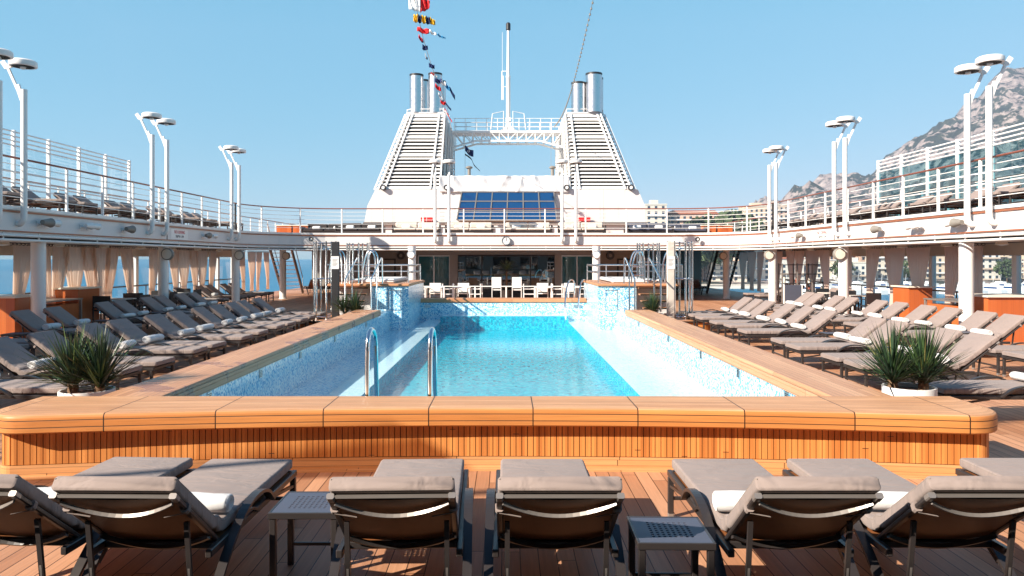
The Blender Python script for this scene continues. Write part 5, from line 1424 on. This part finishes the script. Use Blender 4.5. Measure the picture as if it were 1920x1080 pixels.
# floodlights on the side fascias
def flood(x, y, z, sx, lab, s=1.0):
    t = thing('floodlight', lab, 'floodlight', (x, y, z), 0, 'small floodlights on the balcony edges')
    b = MB(); b.rod((0, 0, 0), (-sx * 0.14, 0, 0.02), 0.03); b.box(-0.015, 0.015, -0.07, 0.07, -0.07, 0.07); b.build('bracket', 'white', t)
    b = MB(); b.lathe([(0.045 * s, -0.13 * s), (0.06 * s, -0.05 * s), (0.085 * s, 0.12 * s), (0.09 * s, 0.13 * s), (0.08 * s, 0.12 * s), (0.0, 0.10 * s)], c=(-sx * 0.19, 0, 0.03), axis='y', n=16)
    b.build('lamp_housing', 'white' if s < 1.05 else 'greywall', t)
for sx in (-1, 1):
    sd = 'left' if sx < 0 else 'right'
    for i, (y, s) in enumerate(((16.9, 1.2), (17.2, 1.0), (18.6, 1.0), (18.9, 1.0), (20.6, 1.25), (26.0, 1.15), (26.6, 1.0))):
        flood(C0 + sx * (HX + 0.002), y, 2.72, sx, f'{ORD[i]} small floodlight from the near end along the {sd} balcony edge', s)
# writing on the fascias
def text(body, size, loc, rot, mat, name, label=None, cat=None, parent=None, extr=0.002):
    cu = bpy.data.curves.new(name, 'FONT'); cu.body = body; cu.size = size; cu.extrude = extr; cu.align_x = 'CENTER'; cu.align_y = 'CENTER'
    tmp = bpy.data.objects.new(name, cu); col.objects.link(tmp); dg = bpy.context.evaluated_depsgraph_get(); dg.update()
    me = bpy.data.meshes.new_from_object(tmp.evaluated_get(dg)); bpy.data.objects.remove(tmp)
    me.materials.clear(); me.materials.append(M[mat]); o = bpy.data.objects.new(name, me); col.objects.link(o); o.location = loc; o.rotation_euler = rot
    if parent: o.parent = parent
    tag(o, label, cat); return o
for sx in (-1, 1):
    sd = 'left' if sx < 0 else 'right'; rz = PI / 2 if sx < 0 else -PI / 2; y = 24.2 if sx < 0 else 24.6
    t = thing('safety_notice', f'small red and black lettered notice on the {sd} balcony edge beside the second lamp pair', 'notice', (0, 0, 0), 0, 'notices on the balcony edges')
    b = MB(); xx = C0 + sx * (HX - 0.004); b.box(min(xx, xx + sx * .003), max(xx, xx + sx * .003), y - 0.62, y + 0.62, 2.56, 2.88); b.build('sign_plate', 'white', t)
    text('NO DIVING', 0.15, (C0 + sx * (HX - 0.007), y, 2.79), (PI / 2, 0, rz), 'red', 'red_lettering', parent=t)
    text('DEPTH 1.7M', 0.11, (C0 + sx * (HX - 0.007), y, 2.65), (PI / 2, 0, rz), 'black', 'black_lettering', parent=t)
    b = MB(); b.box(min(xx, xx + sx * .003) - .003, max(xx, xx + sx * .003) + .003, y - .92 if sx < 0 else y - .92, y - .88, 2.54, 2.92); b.build('panel_seam', 'rubber', t)
# ceiling fixtures under the balconies
for sx in (-1, 1):
    sd = 'left' if sx < 0 else 'right'
    for i, y in enumerate((17.5, 19.7, 21.9, 24.1, 26.3, 28.5, 30.7)):
        t = thing('ceiling_light', f'{ORD[i]} small brass ceiling fitting under the {sd} balcony', 'ceiling light', (C0 + sx * 11.7, y, 2.46), 0, 'ceiling fittings under the balconies')
        b = MB(); b.lathe([(0.03, 0), (0.03, -0.12), (0.12, -0.14), (0.14, -0.2), (0.0, -0.22)], n=14); b.build('shade', 'cream', t)
        b = MB(); b.rod((-0.3, 0, -0.10), (0.3, 0, -0.10), 0.02); b.rod((0, -0.3, -0.10), (0, 0.3, -0.10), 0.015); b.build('bracket', 'champ', t)
# ---------------------------------------------------------------- sofas on the far balcony
def make_sofa():
    t = thing('sofa', 'x', 'sofa', (0, 0, 0)); w = 1.05
    b = MB(); b.bbox(-w, w, -0.38, 0.38, 0.18, 0.26, 0.01); b.build('frame', 'bronze', t)
    for k in (-1, 1):
        b = MB(); b.bbox(k * w / 2 - w / 2 + .01, k * w / 2 + w / 2 - .01, -0.38, 0.28, 0.262, 0.38, 0.04); b.build('seat_cushion', 'sofa', t)
        b = MB(); b.bbox(k * w / 2 - w / 2 + .01, k * w / 2 + w / 2 - .01, 0.20, 0.38, 0.382, 0.66, 0.05); b.build('back_cushion', 'sofa', t)
        b = MB(); b.bbox(k * w / 2 - 0.2, k * w / 2 + 0.2, 0.06, 0.17, 0.385, 0.54, 0.04); b.build('pillow', 'towel', t)
        b = MB(); b.bbox(k * (w + .03) - .03, k * (w + .03) + .03, -0.38, 0.40, 0.0, 0.50, 0.01); b.build('arm_frame', 'bronze', t)
    return t
SF = make_sofa(); SF['group'] = 'pale sofas on the far balcony'
for i, x in enumerate((-4.15, -1.72, 0.98, 3.45)):
    lab = f'{ORD[i]} pale cushioned sofa from the left behind the far balcony rail'
    if i == 0: SF.location = (x, 34.6, ZU); SF['label'] = lab
    else: dup(SF, (x, 34.6, ZU), 0, lab)
for i, x in enumerate((-0.37, 2.25, -2.95)):
    t = thing('coffee_table', f'{ORD[i]} low white table between the balcony sofas', 'table', (x, 34.5, ZU), 0, 'low tables between the sofas')
    b = MB(); b.bbox(-.25, .25, -.25, .25, 0.42, 0.48, 0.01); b.build('table_top', 'white', t)
    b = MB(); b.bbox(-.2, .2, -.2, .2, 0, 0.419, 0.01); b.build('pedestal', 'white', t)
for i, px in enumerate((801, 1095)):
    t = thing('red_locker', 'small red safety locker on the deckhouse wall behind the ' + ('left' if i == 0 else 'right') + ' sofas', 'locker', (FX(px), 41.8, FZ(412)), 0, 'red lockers on the deckhouse')
    b = MB(); b.bbox(-0.33, 0.33, -0.1, 0.1, -0.1, 0.12, 0.02); b.build('body', 'red', t)
    b = MB(); b.box(-0.01, 0.01, -0.106, -0.1035, -.1, .12); b.build('band', 'white', t)
# dark daybeds and orange crates on the upper deck corners
for sx in (-1, 1):
    sd = 'left' if sx < 0 else 'right'
    for i, x in enumerate((6.8, 8.6)):
        o = dup(SF, (C0 + sx * x, 35.2 + i * 0.8, ZU), 0.1 * sx, f'{ORD[i]} dark framed daybed on the {sd} corner of the far balcony', 'dark daybeds on the balcony corners')
        for ch in o.children:
            if ch.name.startswith(('seat_c', 'back_c')) :
                ch.data = ch.data.copy(); ch.data.materials[0] = M['bronze'] if sx < 0 else M['tablemetal']
    for i in range(2):
        t = thing('wooden_planter', f'{"inner" if i == 0 else "outer"} orange wooden planter box on the {sd} corner of the far balcony', 'planter', (C0 + sx * (9.9 + i * 0.8), 36.5, ZU), 0, 'orange planters on the balcony corners')
        b = MB(); b.bbox(-0.36, 0.36, -0.3, 0.3, 0, 0.55, 0.01); b.build('box', 'orangewood', t)
        b = MB(); b.bbox(-0.39, 0.39, -0.33, 0.33, 0.552, 0.60, 0.01); b.build('lid', 'cream', t)
# ---------------------------------------------------------------- flags and lines
def strip(path, w, mat, name, parent, wdir=Vector((0, 0, 1)), fold=0.15, seed=0):
    """cloth ribbon following path"""
    rnd = random.Random(seed); P = bez(path, 6); b = MB(); vs = []; n = len(P)
    for i, p in enumerate(P):
        f = i / (n - 1); o = Vector((0, fold * math.sin(f * 9 + seed), 0))
        for k in range(5):
            v = k / 4 - 0.5; vs.append(p + wdir * v * (w[0] * (1 - f) + w[1] * f) + o + Vector((0, 0.05 * math.sin(f * 14 + k * 1.1 + seed), 0)))
    fs = []
    for i in range(n - 1):
        for k in range(4): a = i * 5 + k; fs.append((a, a + 1, a + 6, a + 5))
    b.add(vs, fs, None, True); o = b.build(name, mat, parent); o.modifiers.new('thick', 'SOLIDIFY').thickness = 0.006; return o
M['fwhite'] = simple('flag_white', (0.8, 0.8, 0.8), 0.8); M['fred'] = simple('flag_red', (0.62, 0.015, 0.02), 0.8); M['fblue'] = simple('flag_navy', (0.012, 0.03, 0.12), 0.8)
M['fyellow'] = simple('flag_yellow', (0.8, 0.48, 0.02), 0.8); M['fsky'] = simple('flag_azure', (0.03, 0.25, 0.50), 0.8)
def at(px, py, Y): return Vector(((px - 950) * Y / 1400, Y, 1.92 + (486 - py) * Y / 1400))
def flagY(py): return 24.0 + (py + 10) / 260 * 17.0
ln = thing('signal_line', 'thin line carrying the signal flags down to the left funnel', 'rope', (0, 0, 0))
pts = [at(762, -60, 20.5), at(778, 5, flagY(5)), at(796, 80, flagY(80)), at(815, 140, flagY(140)), at(838, 200, flagY(200)), at(848, 252, YF - .3)]
b = MB(); b.tube(bez(pts, 5), 0.012, 5, up=Vector((0, 1, 0))); b.build('line', 'champ', ln)
def flag(px, py, segs, lab, seed):
    """segs: (dx0,dy0,dx1,dy1,h0,h1,mat) in centimetre-like picture units at that distance"""
    Y = flagY(py); k = Y / 1400
    t = thing('signal_flag', lab, 'flag', at(px, py, Y), 0, 'signal flags on the line'); 
    for i, (x0, y0, x1, y1, h0, h1, m) in enumerate(segs):
        xm, ym = (x0 + x1) / 2, (y0 + y1) / 2 + 1
        strip([(x0 * k, 0, -y0 * k), (xm * k, 0.05, -ym * k), (x1 * k, 0, -y1 * k)], (h0 * k, h1 * k), m, 'cloth_panel', t, seed=seed + i, fold=0.04)
flag(766, 6, [(0, 0, 22, 0, 20, 30, 'fwhite'), (22, 0, 40, 2, 34, 12, 'fred')], 'large white and red signal flag at the top of the line', 1)
flag(775, 34, [(0, -1, 8, 0, 14, 15, 'fyellow'), (8, 0, 16, 1, 15, 14, 'fblue'), (16, 1, 24, 3, 14, 14, 'fyellow'), (24, 3, 32, 4, 14, 13, 'fblue'), (32, 4, 41, 8, 12, 9, 'fyellow')], 'yellow and navy striped signal flag second from the top', 2)
flag(782, 54, [(0, 0, 23, 5, 9, 10, 'fred'), (23, 4, 38, 10, 6, 4, 'fwhite'), (38, 10, 53, 17, 4, 3, 'fsky')], 'long red pennant with white and blue tail', 3)
flag(785, 68, [(0, 0, 8, 8, 8, 6, 'fred'), (4, 7, 9, 10, 5, 4, 'fblue')], 'small red crumpled signal flag below the long pennant', 4)
flag(792, 88, [(0, 0, 10, 1, 10, 8, 'fblue')], 'small navy signal flag halfway down the line', 5)
flag(797, 101, [(0, 0, 3, 8, 5, 5, 'fwhite'), (1, 6, 5, 8, 5, 4, 'fblue')], 'tiny white and navy signal flag below the small navy one', 6)
flag(804, 121, [(0, 0, 11, 4, 8, 7, 'fblue')], 'small navy signal flag just above the funnel stacks', 7)
flag(808, 136, [(0, 0, 6, 4, 4, 3, 'fred'), (6, 4, 12, 8, 3, 3, 'fwhite')], 'small red and white pennant at the stack rim', 8)
flag(815, 150, [(0, 0, 14, 2, 8, 9, 'fblue'), (12, 3, 22, 8, 8, 8, 'fwhite'), (20, 9, 30, 18, 8, 8, 'fsky'), (29, 17, 38, 33, 8, 9, 'fblue')], 'long navy, white and azure pennant trailing beside the right hand stack', 9)
flag(816, 160, [(0, 0, 11, 8, 8, 7, 'fred')], 'red signal flag against the steel stack', 10)
flag(822, 176, [(0, 0, 10, 12, 6, 5, 'fwhite'), (4, 6, 10, 14, 4, 4, 'fblue')], 'white and blue signal flag against the steel stack', 11)
flag(826, 190, [(0, 0, 9, 4, 6, 7, 'fred'), (9, 2, 20, 16, 4, 4, 'fblue')], 'red signal flag with a dark tail below the stacks', 12)
flag(831, 203, [(0, 0, 12, 16, 5, 5, 'fwhite'), (4, 2, 17, 26, 4, 3, 'fred')], 'lowest white and red signal flag at the funnel top', 13)
# house flags between funnels
t = thing('house_flag', 'navy flag with pale emblem hanging on a halyard beside the left funnel', 'flag', (TX(873), YT - 0.6, TZ(275)))
strip([(0, 0, -0.15), (0.25, 0.04, -0.42), (0.5, 0, -0.50)], (0.34, 0.40), 'fblue', 'cloth', t, seed=3, fold=0.02)
b = MB(); b.tube([(0.22 + 0.06 * math.cos(a), -0.06, -0.36 + 0.07 * math.sin(a)) for a in [k * PI / 5 for k in range(10)]], 0.012, 5, closed=True, up=Vector((0, 1, 0))); b.build('emblem', 'fwhite', t)
t = thing('dark_pennant', 'narrow black pennant trailing below the navy flag', 'flag', (TX(873), YT - 0.6, TZ(292)))
strip([(0, 0, 0), (0.35, 0.05, -0.25), (0.55, 0, -0.65), (0.88, 0, -0.98)], (0.10, 0.05), 'black', 'cloth', t, seed=5, fold=0.02)
b = MB(); b.rod((TX(873), YT - .6, TZ(276)), (TX(873), YT - .6, TZ(330)), 0.01, 5); b.build('halyard', 'champ', label='thin flag halyard hanging from the bridge left of the mast', cat='rope')
for px in (1032, 1040): 
    b = MB(); b.rod((TX(px), YT - .6, TZ(270)), (TX(px), YT - .6, TZ(330)), 0.008, 5); b.build('halyard', 'champ', label=f'thin halyard {"left" if px == 1032 else "right"} of the pair hanging near the right funnel', cat='rope', group='halyards near the right funnel')
# string of lamps
t = thing('festoon_line', 'thin line of small bulbs rising from the bridge beyond the top of the photo', 'string light', (0, 0, 0))
pa, pb = at(1040, 236, YT), at(1122, -45, 21.0)
b = MB(); path = [pa.lerp(pb, f) - Vector((0, 0, 0.9 * math.sin(PI * f))) for f in [k / 20 for k in range(21)]]; b.tube(path, 0.008, 5, up=Vector((0, 1, 0))); b.build('cable', 'champ', t)
for k in range(60):
    f = k / 60; p = pa.lerp(pb, f) - Vector((0, 0, 0.9 * math.sin(PI * f) + 0.02)); b = MB(); b.lathe([(0.0, -0.05), (0.03, -0.03), (0.03, 0.02), (0.012, 0.04)], n=6)
    if k == 0: bulb = b.build('bulb', 'greywall', t, loc=p); bm_ = bulb.data
    else: o = bpy.data.objects.new('bulb', bm_); col.objects.link(o); o.parent = t; o.location = p
# ================================================================ LAND ON THE RIGHT
def interp(x, tab):
    if x <= tab[0][0]: return tab[0][1]
    for i in range(1, len(tab)):
        if x <= tab[i][0]:
            f = (x - tab[i - 1][0]) / (tab[i][0] - tab[i - 1][0]); return tab[i - 1][1] * (1 - f) + tab[i][1] * f
    return tab[-1][1]
# slope (rise / distance) of the ridge line against bearing (x / y)
RID = [(0.15, -0.01), (0.26, 0.02), (0.305, 0.052), (0.35, 0.078), (0.39, 0.094), (0.44, 0.112), (0.49, 0.120), (0.52, 0.138), (0.55, 0.160), (0.58, 0.179), (0.61, 0.199), (0.637, 0.219), (0.665, 0.243), (0.70, 0.258), (0.76, 0.275), (0.9, 0.28), (1.3, 0.22), (2.2, 0.15)]
def terrain_h(bear, D):
    """bear = x/y, D = y distance; height above the sea"""
    rs = interp(bear, RID)
    top = rs * 2000 + 16
    shore = 430
    f = max(0.0, (D - shore) / (2000 - shore))
    town = 1.5 + 32 * min(1, max(0, (D - shore) / 300)) ** 1.0
    g = town + max(0.0, top - town) * max(0, (f - 0.17) / 0.83) ** 1.15 if D < 2000 else top - (D - 2000) * 0.25
    return g
def terr():
    b = MB(); vs = []; fs = []
    nb, nd = 230, 120; bs = [0.13 + (2.2 - 0.13) * (i / nb) ** 1.5 for i in range(nb + 1)]
    Ds = [425 + (2700 - 425) * (j / nd) ** 1.25 for j in range(nd + 1)]
    for j, D in enumerate(Ds):
        for i, be in enumerate(bs):
            x = be * D; f = max(0, min(1, (D - 760) / 500))
            p = Vector((x, D, 0)) * 0.005; nz = noise.fractal(p, 1.0, 2.1, 6) * 60 * f
            r2 = abs(noise.noise(Vector((x * 0.014, D * 0.004, 3)))) * -55 * f
            h = terrain_h(be, D) + (nz + r2) * min(1, interp(be, RID) / 0.08)
            if j == 0: h = -8
            vs.append((x, D, SEA + h))
    for j in range(nd):
        for i in range(nb): a = j * (nb + 1) + i; fs.append((a, a + 1, a + nb + 2, a + nb + 1))
    b.add(vs, fs, None, True); return b
def rockmat():
    m, nt, b = newmat('mountain_rock')
    tc = N(nt, 'ShaderNodeTexCoord'); g = N(nt, 'ShaderNodeNewGeometry'); sp = N(nt, 'ShaderNodeSeparateXYZ'); nt.links.new(g.outputs['Normal'], sp.inputs[0])
    n1 = N(nt, 'ShaderNodeTexNoise'); n1.inputs['Scale'].default_value = 0.014; n1.inputs['Detail'].default_value = 9; n1.inputs['Roughness'].default_value = 0.68
    nt.links.new(tc.outputs['Object'], n1.inputs['Vector'])
    n2 = N(nt, 'ShaderNodeTexNoise'); n2.inputs['Scale'].default_value = 0.06; n2.inputs['Detail'].default_value = 6; nt.links.new(tc.outputs['Object'], n2.inputs['Vector'])
    rock = ramp(nt, n2.outputs[0], [(0.3, (0.17, 0.145, 0.15)), (0.5, (0.36, 0.30, 0.285)), (0.72, (0.54, 0.455, 0.41))])
    f = ramp(nt, MATH(nt, 'ADD', MATH(nt, 'MULTIPLY', n1.outputs[0], 0.62), MATH(nt, 'MULTIPLY', n2.outputs[0], 0.38)), [(0.485, (1, 1, 1)), (0.515, (0, 0, 0))])
    veg = ramp(nt, n2.outputs[0], [(0.3, (0.035, 0.05, 0.055)), (0.7, (0.08, 0.095, 0.075))])
    nt.links.new(mixc(nt, f, rock, veg), b.inputs['Base Color']); b.inputs['Roughness'].default_value = 0.95
    bp = N(nt, 'ShaderNodeBump'); bp.inputs['Strength'].default_value = 1.0; bp.inputs['Distance'].default_value = 30
    nt.links.new(n1.outputs[0], bp.inputs['Height']); nt.links.new(bp.outputs[0], b.inputs['Normal'])
    return m
M['rock'] = rockmat()
terr().build('mountain', 'rock', kind='structure')
# quay
MB().box(70, 1100, 405, 440, SEA - 2, SEA + 1.6).build('quay', 'cream', kind='structure')
# buildings: body + storey bands of windows + balconies + roof, each its own thing
bc = [(0.62, 0.50, 0.38), (0.68, 0.60, 0.50), (0.60, 0.40, 0.30), (0.72, 0.68, 0.62), (0.55, 0.45, 0.36), (0.66, 0.52, 0.42)]
for i, c in enumerate(bc): M[f'wall{i}'] = simple(f'facade_{i}', c, 0.85, var=0.1, scale=0.15)
M['rooftile'] = simple('clay_roof', (0.42, 0.16, 0.10), 0.85, var=0.25, scale=0.5)
adj = ['cream', 'pale', 'salmon pink', 'white', 'ochre', 'beige']
rb = random.Random(21); nb_ = 0
def building(be, D, w, h, dep, ci, roof, extra='', base=None):
    global nb_
    nb_ += 1
    gx = be * D; gz = SEA + terrain_h(be, D) - 3 if base is None else base
    t = thing('apartment_building', extra, 'building', (gx, D, gz), 0, 'town buildings on the right shore')
    H = h + 3
    b = MB(); b.box(-w / 2, w / 2, 0, dep, 0, H); b.build('wall', f'wall{ci}', t)
    if roof: b = MB(); b.prism([(-w / 2 - .6, H), (w / 2 + .6, H), (w / 2 - 2, H + 2.4), (-w / 2 + 2, H + 2.4)], dep + 1.2, 'y', -0.6); b.build('roof', 'rooftile', t)
    else:
        b = MB(); b.box(-w / 2 - .3, w / 2 + .3, -.3, dep + .3, H + 0.002, H + 0.7); b.build('roof', 'cream', t)
        b = MB(); b.box(-w * .2, w * .15, dep * .3, dep * .7, H + 0.702, H + 3.2); b.build('roof_hut', f'wall{ci}', t)
    ns = max(1, int(h / 3.2)); nw = max(2, int(w / 3.6))
    for s in range(ns):
        z = 3 + 1.0 + s * 3.2; b = MB()
        for k in range(nw):
            x = -w / 2 + (k + 0.5) * w / nw; b.box(x - 0.75, x + 0.75, -0.08, -0.02, z, z + 1.7)
        for k in range(max(2, int(dep / 4))):
            y = (k + 0.5) * dep / max(2, int(dep / 4)); b.box(-w / 2 - 0.08, -w / 2 - 0.02, y - 0.7, y + 0.7, z, z + 1.7)
        b.build('window_row', 'facadeglass', t)
        if (nb_ + s) % 2: b = MB(); b.box(-w / 2 + .5, w / 2 - .5, -1.3, -0.09, z - 1.0, z - 0.15); b.build('balcony', 'white' if ci != 3 else 'wall5', t)
# hand placed ones seen above the far balcony
building(0.2, 452, 13, 45, 12, 1, False, 'tall pale tower block just right of the right funnel')
building(0.2505, 458, 30, 39, 14, 2, True, 'long salmon block with red roof seen over the far balcony')
building(0.338, 560, 22, 40, 14, 0, False, 'cream hillside block behind the right end of the far balcony rail')
building(0.362, 600, 18, 40, 14, 4, False, 'ochre hillside block below the rocky slope')
for row, (D, b0, b1, hh) in enumerate(((448, 0.24, 0.80, (9, 20)), (520, 0.27, 0.78, (12, 26)), (600, 0.385, 0.76, (12, 28)), (700, 0.37, 0.74, (10, 24)))):
    x = b0 * D; k = 0
    while x < b1 * D:
        w = rb.uniform(9, 22); ci = rb.randrange(6); roof = rb.random() < 0.45; h = rb.uniform(*hh)
        sc_ = ['front', 'second', 'third', 'uppermost'][row]
        building((x + w / 2) / D, D + rb.uniform(-8, 8), w, h, rb.uniform(10, 14), ci, roof, f'{adj[ci]} {int(h / 3.2)}-storey block, {ORD[k] if k < 20 else "twenty-" + ORD[k - 20]} in the {sc_} town row')
        x += w + rb.uniform(1.0, 7); k += 1
# trees between the buildings
def tree(x, y, z, h, seed, lab):
    rnd = random.Random(seed); t = thing('town_tree', lab, 'tree', (x, y, z), 0, 'trees among the town buildings')
    b = MB(); b.lathe([(0.35, -2), (0.2, h * 0.5)], n=7); b.build('trunk', 'bark', t); b = MB()
    for k in range(420):
        d = Vector((rnd.gauss(0, 1), rnd.gauss(0, 1), rnd.gauss(0, 1))).normalized() * rnd.uniform(0.5, 1.0) ** 0.6
        c = Vector((d.x * h * 0.42, d.y * h * 0.42, h * 0.62 + d.z * h * 0.36)); c += Vector((noise.noise(c * .4), noise.noise(c * .4 + Vector((9, 0, 0))), 0)) * 1.5
        a = Vector((rnd.uniform(-1, 1), rnd.uniform(-1, 1), rnd.uniform(-1, 1))).normalized() * h * 0.07; e = a.cross(Vector((rnd.uniform(-1, 1), rnd.uniform(-1, 1), rnd.uniform(-1, 1)))).normalized() * h * 0.05
        b.add([c - a, c - e, c + a, c + e], [(0, 1, 2, 3)])
    b.build('crown', 'treeleaf', t)
for k, (be, D, h) in enumerate(((0.222, 440, 30), (0.236, 444, 34), (0.262, 440, 40), (0.275, 444, 42), (0.30, 480, 42), (0.312, 480, 40), (0.325, 490, 36), (0.50, 490, 18), (0.56, 560, 20), (0.62, 490, 18), (0.67, 440, 15), (0.45, 440, 15), (0.53, 440, 14), (0.60, 650, 22))):
    tree(be * D, D, SEA + terrain_h(be, D) - 1, h, 50 + k, f'{"dark green leafy" if k % 2 else "round olive green"} tree, {ORD[k]} from the left among the town buildings')
# motor yachts in the marina
def make_yacht():
    t = thing('motor_yacht', 'x', 'boat', (0, 0, 0)); L, W = 16, 4.4
    vs = []; fs = []; st = [(-8, 2.0, 0.2), (-4, 2.2, 0), (2, 2.1, 0), (6, 1.2, 0), (8.6, 0.05, 0)]
    for (x, w, _) in st: vs += [(x - 0.4, -w * 0.75, -0.6), (x, -w, 1.9), (x, w, 1.9), (x - 0.4, w * 0.75, -0.6)]
    for i in range(4):
        a = i * 4; fs += [(a, a + 4, a + 5, a + 1), (a + 1, a + 5, a + 6, a + 2), (a + 2, a + 6, a + 7, a + 3), (a + 3, a + 7, a + 4, a)]
    fs += [(0, 1, 2, 3), (16, 19, 18, 17)]; b = MB(); b.add(vs, fs); b.build('hull', 'white', t)
    b = MB(); b.prism([(-6.5, 1.902), (3.8, 1.902), (2.2, 3.6), (-6.0, 3.6)], 3.2, 'y', -1.6); b.build('cabin', 'white', t)
    b = MB(); b.prism([(-5.8, 2.4), (3.5, 2.4), (2.7, 3.2), (-5.6, 3.2)], 3.26, 'y', -1.63); b.build('cabin_window', 'blueglass', t)
    b = MB(); b.prism([(-4.5, 3.602), (0.8, 3.602), (0.0, 4.5), (-4.3, 4.5)], 2.4, 'y', -1.2); b.build('flybridge', 'white', t)
    b = MB(); b.rod((-2, 0, 4.5), (-2.4, 0, 8.2), 0.08); b.build('mast', 'white', t)
    return t
YB = make_yacht(); YB['group'] = 'motor yachts moored in the marina'
k = 0
for D in (345, 385):
    for i in range(14):
        be = 0.36 + i * 0.032 + (0.012 if D > 350 else 0); lab = f'white motor yacht, {ORD[i]} from the left in the {"near" if D < 350 else "far"} line of the marina'; p = (be * D, D + rb.uniform(-2, 2), SEA)
        if k == 0: YB.location = p; YB.rotation_euler = (0, 0, 1.9); YB['label'] = lab
        else: dup(YB, p, 1.9 + rb.uniform(-.15, .15), lab)
        k += 1

# haze over the bay
hz = MB(); hz.box(-1500, 6200, -60, 2900, SEA - 3, 900)
hm = bpy.data.materials.new('haze'); hm.use_nodes = True; hn = hm.node_tree; hn.nodes.clear()
ho = hn.nodes.new('ShaderNodeOutputMaterial'); hv = hn.nodes.new('ShaderNodeVolumePrincipled')
hv.inputs['Color'].default_value = (0.55, 0.74, 1.0, 1); hv.inputs['Density'].default_value = 0.00014
hn.links.new(hv.outputs[0], ho.inputs['Volume']); M['haze'] = hm
hz.build('haze', 'haze', kind='stuff')
